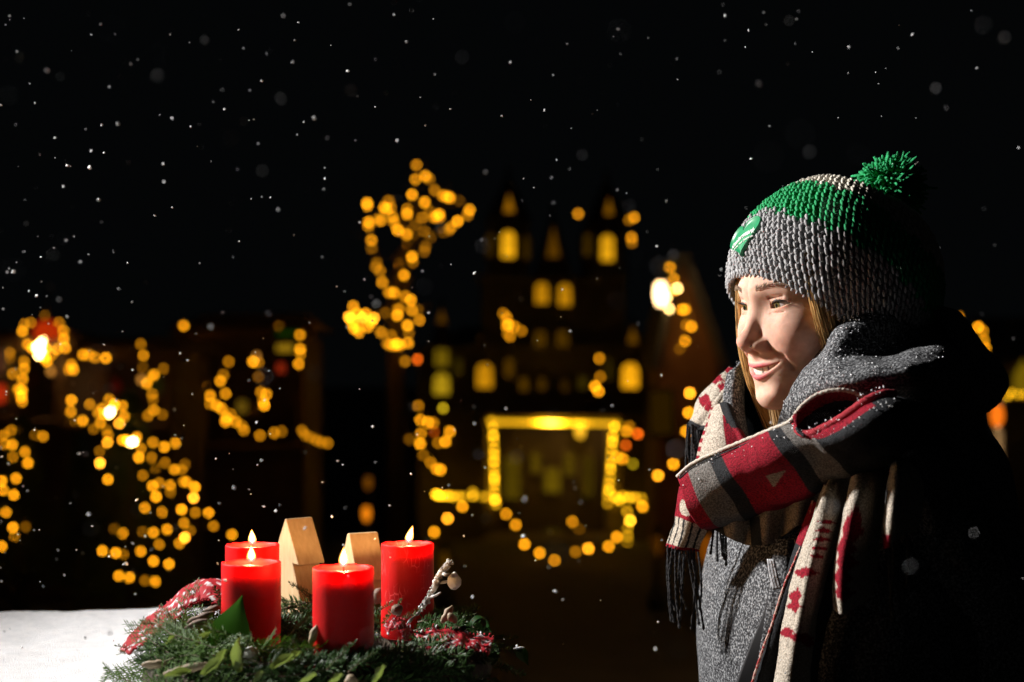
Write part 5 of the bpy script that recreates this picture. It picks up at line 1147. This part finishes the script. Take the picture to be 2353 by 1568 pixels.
pxtube('edging', [(1556, 1095, 1.597), (1592, 1065, 1.580), (1642, 1041, 1.555), (1702, 1016, 1.527), (1762, 991, 1.499), (1815, 968, 1.468), (1840, 935, 1.456), (1880, 906, 1.448), (1925, 896, 1.441), (1965, 903, 1.438), (1990, 916, 1.436)], .0021, m_cream, scarf, 110, 8, .0003)
pxtube('edging', [(1561, 1100, 1.592), (1596, 1072, 1.576), (1646, 1048, 1.549), (1706, 1023, 1.520), (1766, 998, 1.491), (1812, 979, 1.469)], .0008, m_fringe, scarf, 80, 5, .0001)
def pocket_col(u, v): return RED if u < .52 - .25 * v else CHAR  # charcoal painted in for the shadow inside the fold
cloth('fold_back', scarf, [
    [(1822, 958, 1.461), (1842, 930, 1.456), (1882, 903, 1.449), (1926, 897, 1.442), (1966, 904, 1.439), (1995, 916, 1.438), (2045, 905, 1.438)],
    [(1826, 972, 1.456), (1846, 948, 1.460), (1886, 922, 1.462), (1928, 914, 1.462), (1968, 918, 1.460), (2000, 925, 1.458), (2048, 915, 1.454)],
    [(1832, 990, 1.448), (1852, 975, 1.464), (1892, 955, 1.474), (1930, 942, 1.476), (1970, 938, 1.474), (2005, 938, 1.472), (2050, 928, 1.466)],
    [(1846, 1002, 1.438), (1864, 1000, 1.461), (1896, 990, 1.476), (1935, 975, 1.480), (1974, 960, 1.478), (2010, 950, 1.476), (2055, 940, 1.471)]], 40, 70, m_scarf, pocket_col, wrinkle=.0008, seed=4)
pxtube('rolled_edge', [(1826, 975, 1.468), (1836, 992, 1.456), (1856, 998, 1.444), (1890, 985, 1.431), (1925, 966, 1.420), (1960, 942, 1.412), (1995, 918, 1.406), (2030, 905, 1.408), (2055, 905, 1.415)], .0042, mat('red_wool', (.26, .008, .018), .9, (.36, .014, .028), nscale=500, bump=.6, bscale=600, bdist=.002), scarf, 70, 10, .0002, .04)
# far side: cream with red marks over the far shoulder, its ends hanging as black fringe
def blot(u, v, spots):
    for (a, b, ru, rv) in spots:
        uq, vq = round(u * 130) / 130, round(v * 16) / 16
        if abs(uq - a) / (ru * 1.25) + abs(vq - b) / (rv * 1.25) < 1: return True
    return False
def far_col(u, v):
    if u > .90: return CHAR
    return RED if blot(u, v, [(.22, .30, .07, .22), (.30, .62, .06, .16), (.55, .30, .07, .26), (.62, .58, .05, .14), (.05, .6, .05, .2)]) else CREAM
cloth('far_wrap', scarf, [[(1668, 858, 1.745), (1682, 850, 1.72), (1702, 846, 1.70)], [(1640, 882, 1.745), (1658, 880, 1.71), (1686, 890, 1.69)], [(1615, 912, 1.74), (1636, 918, 1.70), (1668, 930, 1.685)], [(1594, 945, 1.735), (1614, 955, 1.70), (1645, 965, 1.68)], [(1578, 978, 1.73), (1596, 985, 1.70), (1620, 990, 1.685)]], 60, 40, m_scarf, far_col, wrinkle=.0025, seed=7, fold=.003)
def panel_col(u, v):
    if v > .80: return RED if u > .35 else CHAR
    if v > .70 and u > .2: return RED
    if v < .10 and (u * 7 % 1) < .5: return RED
    return CREAM
cloth('chest_panel', scarf, [[(1640, 935, 1.69), (1655, 930, 1.67), (1670, 935, 1.655)], [(1622, 980, 1.68), (1650, 975, 1.65), (1682, 972, 1.64)], [(1608, 1022, 1.67), (1648, 1020, 1.635), (1698, 1005, 1.625)], [(1600, 1070, 1.665), (1650, 1070, 1.63), (1712, 1040, 1.615)]], 50, 40, m_scarf, panel_col, wrinkle=.0012, seed=8)
cloth('chest_panel', scarf, [[(1655, 925, 1.66), (1668, 925, 1.645), (1680, 935, 1.645)], [(1668, 960, 1.65), (1682, 962, 1.632), (1694, 970, 1.635)], [(1684, 995, 1.64), (1700, 998, 1.62), (1712, 1005, 1.625)], [(1698, 1030, 1.63), (1716, 1030, 1.61), (1728, 1030, 1.615)]], 30, 16, m_scarf, lambda u, v: RED if (u > .55 and v > .25) else CHAR, wrinkle=.001, seed=9)
def fringe(name, tops, length, depth, n, seed, m_=m_fringe, sway=6, r=.0013):
    qf = random.Random(seed); o = MB()
    for k in range(n):
        t = (k + .5) / n * (len(tops) - 1); i = min(len(tops) - 2, int(t)); f_ = t - i; x = tops[i][0] * (1 - f_) + tops[i + 1][0] * f_ + qf.uniform(-2, 2); y = tops[i][1] * (1 - f_) + tops[i + 1][1] * f_; d = depth + qf.uniform(-.012, .012); L_ = length * qf.uniform(.75, 1.1); a = qf.uniform(-1, 1) * sway; b_ = qf.uniform(-1, 1) * sway * 1.4
        pts = catmull([P(x, y - 4, d), P(x + a * .6, y + L_ * .3, d), P(x + a + b_ * .3, y + L_ * .65, d + qf.uniform(-.005, .005)), P(x + a * .8 + b_, y + L_, d)], 34)
        for st in (0, math.pi):      # two plied strands
            o.tube([Vector(v) - PO + Vector((math.cos(i * 1.1 + st), math.sin(i * 1.1 + st), 0)) * r * .55 for i, v in enumerate(pts)], [r * .75] * 33 + [r * .4], 5, caps=False)
        o.ell(Vector(pts[-2]) - PO, (r * 1.5, r * 1.5, r * 2.2), nu=6, nv=5)
    return o.build(name, m_, scarf)
fringe('fringe', [(1580, 976), (1602, 985), (1622, 990)], 120, 1.705, 13, 1, sway=8, r=.0012)
fringe('fringe', [(1584, 985), (1612, 1000)], 90, 1.72, 8, 2, sway=10, r=.0015)
# lower left end with stripes and long tassels
def end_col(u, v):
    if u < .42: return CREAM if ((u - .25) ** 2 / .012 + (v - .35) ** 2 / .05) < 1 else RED
    if u > .93: return RED
    x = v * 5 + .15 * math.sin(u * 5); return CHAR if (x % 1) < .28 else CREAM
cloth('scarf_end', scarf, [[(1562, 1118, 1.655), (1590, 1130, 1.635), (1625, 1150, 1.635)], [(1556, 1160, 1.655), (1586, 1172, 1.63), (1632, 1195, 1.635)], [(1552, 1198, 1.66), (1580, 1208, 1.635), (1625, 1222, 1.64)], [(1541, 1228, 1.665), (1570, 1238, 1.64), (1612, 1248, 1.645)], [(1531, 1256, 1.67), (1560, 1263, 1.645), (1606, 1268, 1.65)]], 70, 50, m_scarf, end_col, wrinkle=.0025, seed=10)
fringe('fringe', [(1533, 1256), (1560, 1263), (1606, 1266)], 175, 1.655, 12, 3, sway=16, r=.0012)
fringe('fringe', [(1640, 1190), (1668, 1215)], 90, 1.655, 5, 4, sway=5, r=.0013)
# folds gathered under the wrap
def under_col(u, v): return CHAR if (v < .12 or (.36 < v < .45 and u > .3)) else TAN
S5 = []
for i, u in enumerate((0, .33, .66, 1.0)):
    row = []
    for k in range(15):
        v = k / 14; x = 1628 + 262 * v; yt = 1205 - 105 * v; yb = 1212 + 42 * math.sin(math.pi * min(1, v * 1.25)) - 40 * max(0, v - .55); y = yt + (yb - yt) * u; pl = math.sin(v * 21 + u * 1.5)
        row.append((x + 10 * u * (1 - v), y, 1.625 - .095 * v + .012 * pl + .012 * u))
    S5.append(row)
cloth('under_fold', scarf, S5, 40, 110, m_scarf, under_col, wrinkle=.001, seed=11)
# hanging tail: cream fold with red leaves, the red back layer with its edging
def tail_col(u, v):
    u = (u - 1 / 7) * 7 / 6
    if blot(u, v, [(.20, .62, .012, .2), (.245, .58, .013, .2), (.29, .58, .012, .22), (.335, .60, .010, .2), (.38, .58, .010, .16), (.455, .36, .022, .30), (.56, .25, .030, .18), (.60, .30, .022, .20), (.71, .20, .020, .24), (.73, .60, .018, .3), (.755, .85, .015, .2)]): return RED
    return CREAM
cloth('hanging_tail', scarf, [[(1925, 1040, 1.54), (1935, 1035, 1.54), (1950, 1035, 1.54), (1970, 1040, 1.54)], [(1892, 1120, 1.500), (1905, 1115, 1.485), (1925, 1115, 1.485), (1950, 1120, 1.51)], [(1868, 1190, 1.498), (1885, 1185, 1.470), (1908, 1185, 1.470), (1938, 1190, 1.50)], [(1846, 1260, 1.500), (1864, 1258, 1.468), (1888, 1258, 1.466), (1915, 1262, 1.50)], [(1822, 1340, 1.500), (1842, 1340, 1.466), (1868, 1340, 1.464), (1895, 1342, 1.50)], [(1802, 1430, 1.500), (1824, 1430, 1.466), (1850, 1430, 1.464), (1876, 1432, 1.50)], [(1785, 1520, 1.500), (1808, 1520, 1.466), (1838, 1520, 1.464), (1862, 1522, 1.50)], [(1768, 1660, 1.500), (1795, 1660, 1.466), (1825, 1660, 1.464), (1850, 1662, 1.50)]], 150, 50, m_scarf, tail_col, wrinkle=.0016, seed=12, fold=.002)
cloth('tail_back_layer', scarf, [[(1868, 1150, 1.53), (1890, 1160, 1.515), (1960, 1170, 1.53)], [(1846, 1205, 1.53), (1868, 1215, 1.512), (1950, 1220, 1.525)], [(1826, 1262, 1.528), (1848, 1270, 1.512), (1940, 1275, 1.52)], [(1802, 1345, 1.525), (1824, 1350, 1.512), (1925, 1355, 1.52)], [(1775, 1430, 1.522), (1800, 1435, 1.512), (1915, 1440, 1.52)], [(1748, 1505, 1.52), (1778, 1510, 1.512), (1905, 1510, 1.52)], [(1715, 1610, 1.518), (1750, 1610, 1.512), (1895, 1610, 1.52)]], 70, 24, m_scarf, lambda u, v: RED if u < .30 else CHAR, wrinkle=.0012, seed=13)  # widened charcoal part put in to shade the lit coat beside the tail
pxtube('edging', [(1868, 1150, 1.526), (1860, 1195, 1.520), (1846, 1240, 1.516), (1826, 1290, 1.514), (1800, 1352, 1.516), (1775, 1432, 1.516), (1748, 1507, 1.514), (1715, 1612, 1.512)], .0014, mat('red_cream_edging', (.34, .03, .03), .9, (.56, .40, .34), nscale=260, lo=.42, hi=.58), scarf, 90, 6, .0002)
def fold_col(u, v):
    u = (u - .2) * 1.25
    return RED if blot(u, v, [(.22, .45, .09, .25), (.34, .35, .08, .25), (.46, .42, .08, .26), (.60, .34, .08, .24), (.74, .42, .08, .26)]) else CREAM
cloth('hanging_fold', scarf, [[(1975, 1040, 1.53), (1985, 1035, 1.53), (2010, 1040, 1.53), (2045, 1045, 1.53)], [(1957, 1105, 1.47), (1972, 1100, 1.458), (1998, 1105, 1.46), (2036, 1110, 1.49)], [(1930, 1230, 1.465), (1946, 1228, 1.443), (1972, 1232, 1.45), (2020, 1235, 1.48)], [(1918, 1300, 1.465), (1934, 1300, 1.442), (1962, 1304, 1.45), (2012, 1305, 1.48)], [(1914, 1360, 1.465), (1932, 1365, 1.443), (1956, 1366, 1.452), (2005, 1340, 1.48)], [(1916, 1400, 1.466), (1934, 1412, 1.446), (1952, 1402, 1.455), (2000, 1370, 1.48)]], 60, 40, m_scarf, fold_col, wrinkle=.001, seed=14)
cloth('hanging_fold', scarf, [[(2062, 1010, 1.52), (2075, 1005, 1.52), (2100, 1005, 1.52), (2130, 1005, 1.53)], [(2046, 1090, 1.455), (2060, 1085, 1.440), (2088, 1090, 1.448), (2122, 1095, 1.48)], [(2036, 1170, 1.450), (2050, 1168, 1.430), (2080, 1172, 1.44), (2116, 1178, 1.475)], [(2030, 1215, 1.450), (2046, 1218, 1.430), (2074, 1205, 1.44), (2110, 1200, 1.475)], [(2032, 1262, 1.452), (2042, 1258, 1.435), (2062, 1235, 1.445), (2100, 1215, 1.475)]], 40, 30, m_scarf, lambda u, v: RED if (u > .80 and v < .35) else CREAM, wrinkle=.001, seed=15)
fringe('fringe', [(2034, 1260), (2052, 1245), (2090, 1222)], 165, 1.44, 5, 5, sway=7, r=.0012)
# ================================================================== snow: flecks on the wool, flakes in the air
m_flake = mat('snowflake', (.85, .87, .9), .5)
def fleck(o, p, r, q):
    a = Matrix.Rotation(q.uniform(0, 6.28), 3, Vector((q.gauss(0, 1), q.gauss(0, 1), q.gauss(0, 1))).normalized())
    k = (q.uniform(.6, 1.3), q.uniform(.6, 1.3), q.uniform(.5, 1.0)); vs = [a @ Vector(v) for v in ((r * k[0], 0, 0), (-r * k[0], 0, 0), (0, r * k[1], 0), (0, -r * k[1], 0), (0, 0, r * k[2]), (0, 0, -r * k[2]))]
    o.add([p + v for v in vs], [(0, 2, 4), (2, 1, 4), (1, 3, 4), (3, 0, 4), (2, 0, 5), (1, 2, 5), (3, 1, 5), (0, 3, 5)], smooth=False)
def nm_vis(p): return p.y < 1.9
qs = random.Random(77); fk = MB(); bpy.context.view_layer.update()
for ob, n, zmin in [(o_, n_, z_) for nm, n_, z_ in (('collar', 520, 0), ('front_wrap', 260, 0), ('rolled_edge', 50, 0), ('hanging_tail', 40, 0), ('coat_body', 60, 0), ('grey_knit_band', 14, 0), ('green_knit_band', 26, 0), ('bobble', 24, 0), ('shoulder_cape', 60, 0)) for o_ in bpy.data.objects if o_.name == nm]:
    me = ob.data; off = ob.location + (ob.parent.location if ob.parent is not person else Vector()); nv_ = len(me.vertices); c = 0; tries = 0
    while c < n and tries < n * 40:
        tries += 1; v = me.vertices[qs.randrange(nv_)]; N_ = v.normal; p = v.co + off
        if N_.z * (1 if N_.y < .3 else -1) < qs.uniform(-.2, .8) and N_.y > -.2: continue
        wp = p + PO
        if nm_vis(wp) is False: continue
        fleck(fk, p + (Vector((-.5, -.6, .6)) * .0045), qs.choice((.0005, .0006, .0007, .0009, .0013)), qs); c += 1
fo = fk.build('snow_flecks', m_flake, person); fo['kind'] = 'stuff'
fs = MB()
for k in range(1150):
    t = qs.random(); d = .45 + 3.6 * t ** 1.25; x = 2353 * (1 - (1 - qs.random()) ** 1.0) if qs.random() < .22 else 2353 * qs.random() ** 1.6
    if k > 760: x = qs.choice((qs.uniform(-1500, 0), qs.uniform(2353, 3600)))
    y = qs.uniform(-300 if k > 760 else -20, 1500); p = P(x, y, d)
    if abs(p.x - .41) < .27 and abs(p.y - 1.62) < .30 and p.z < 1.72: continue
    if 420 < k < 760: p = P(x, y, qs.uniform(1.25, 2.2))
    if abs(p.x - .41) < .27 and abs(p.y - 1.62) < .30 and p.z < 1.72: continue
    fleck(fs, p, qs.choice((.0006, .0007, .0008, .0010, .0012, .0016)) * (1 + .15 * d), qs)
tag(fs.build('falling_snow', m_flake), 'snowflakes falling all through the night air', kind='stuff')
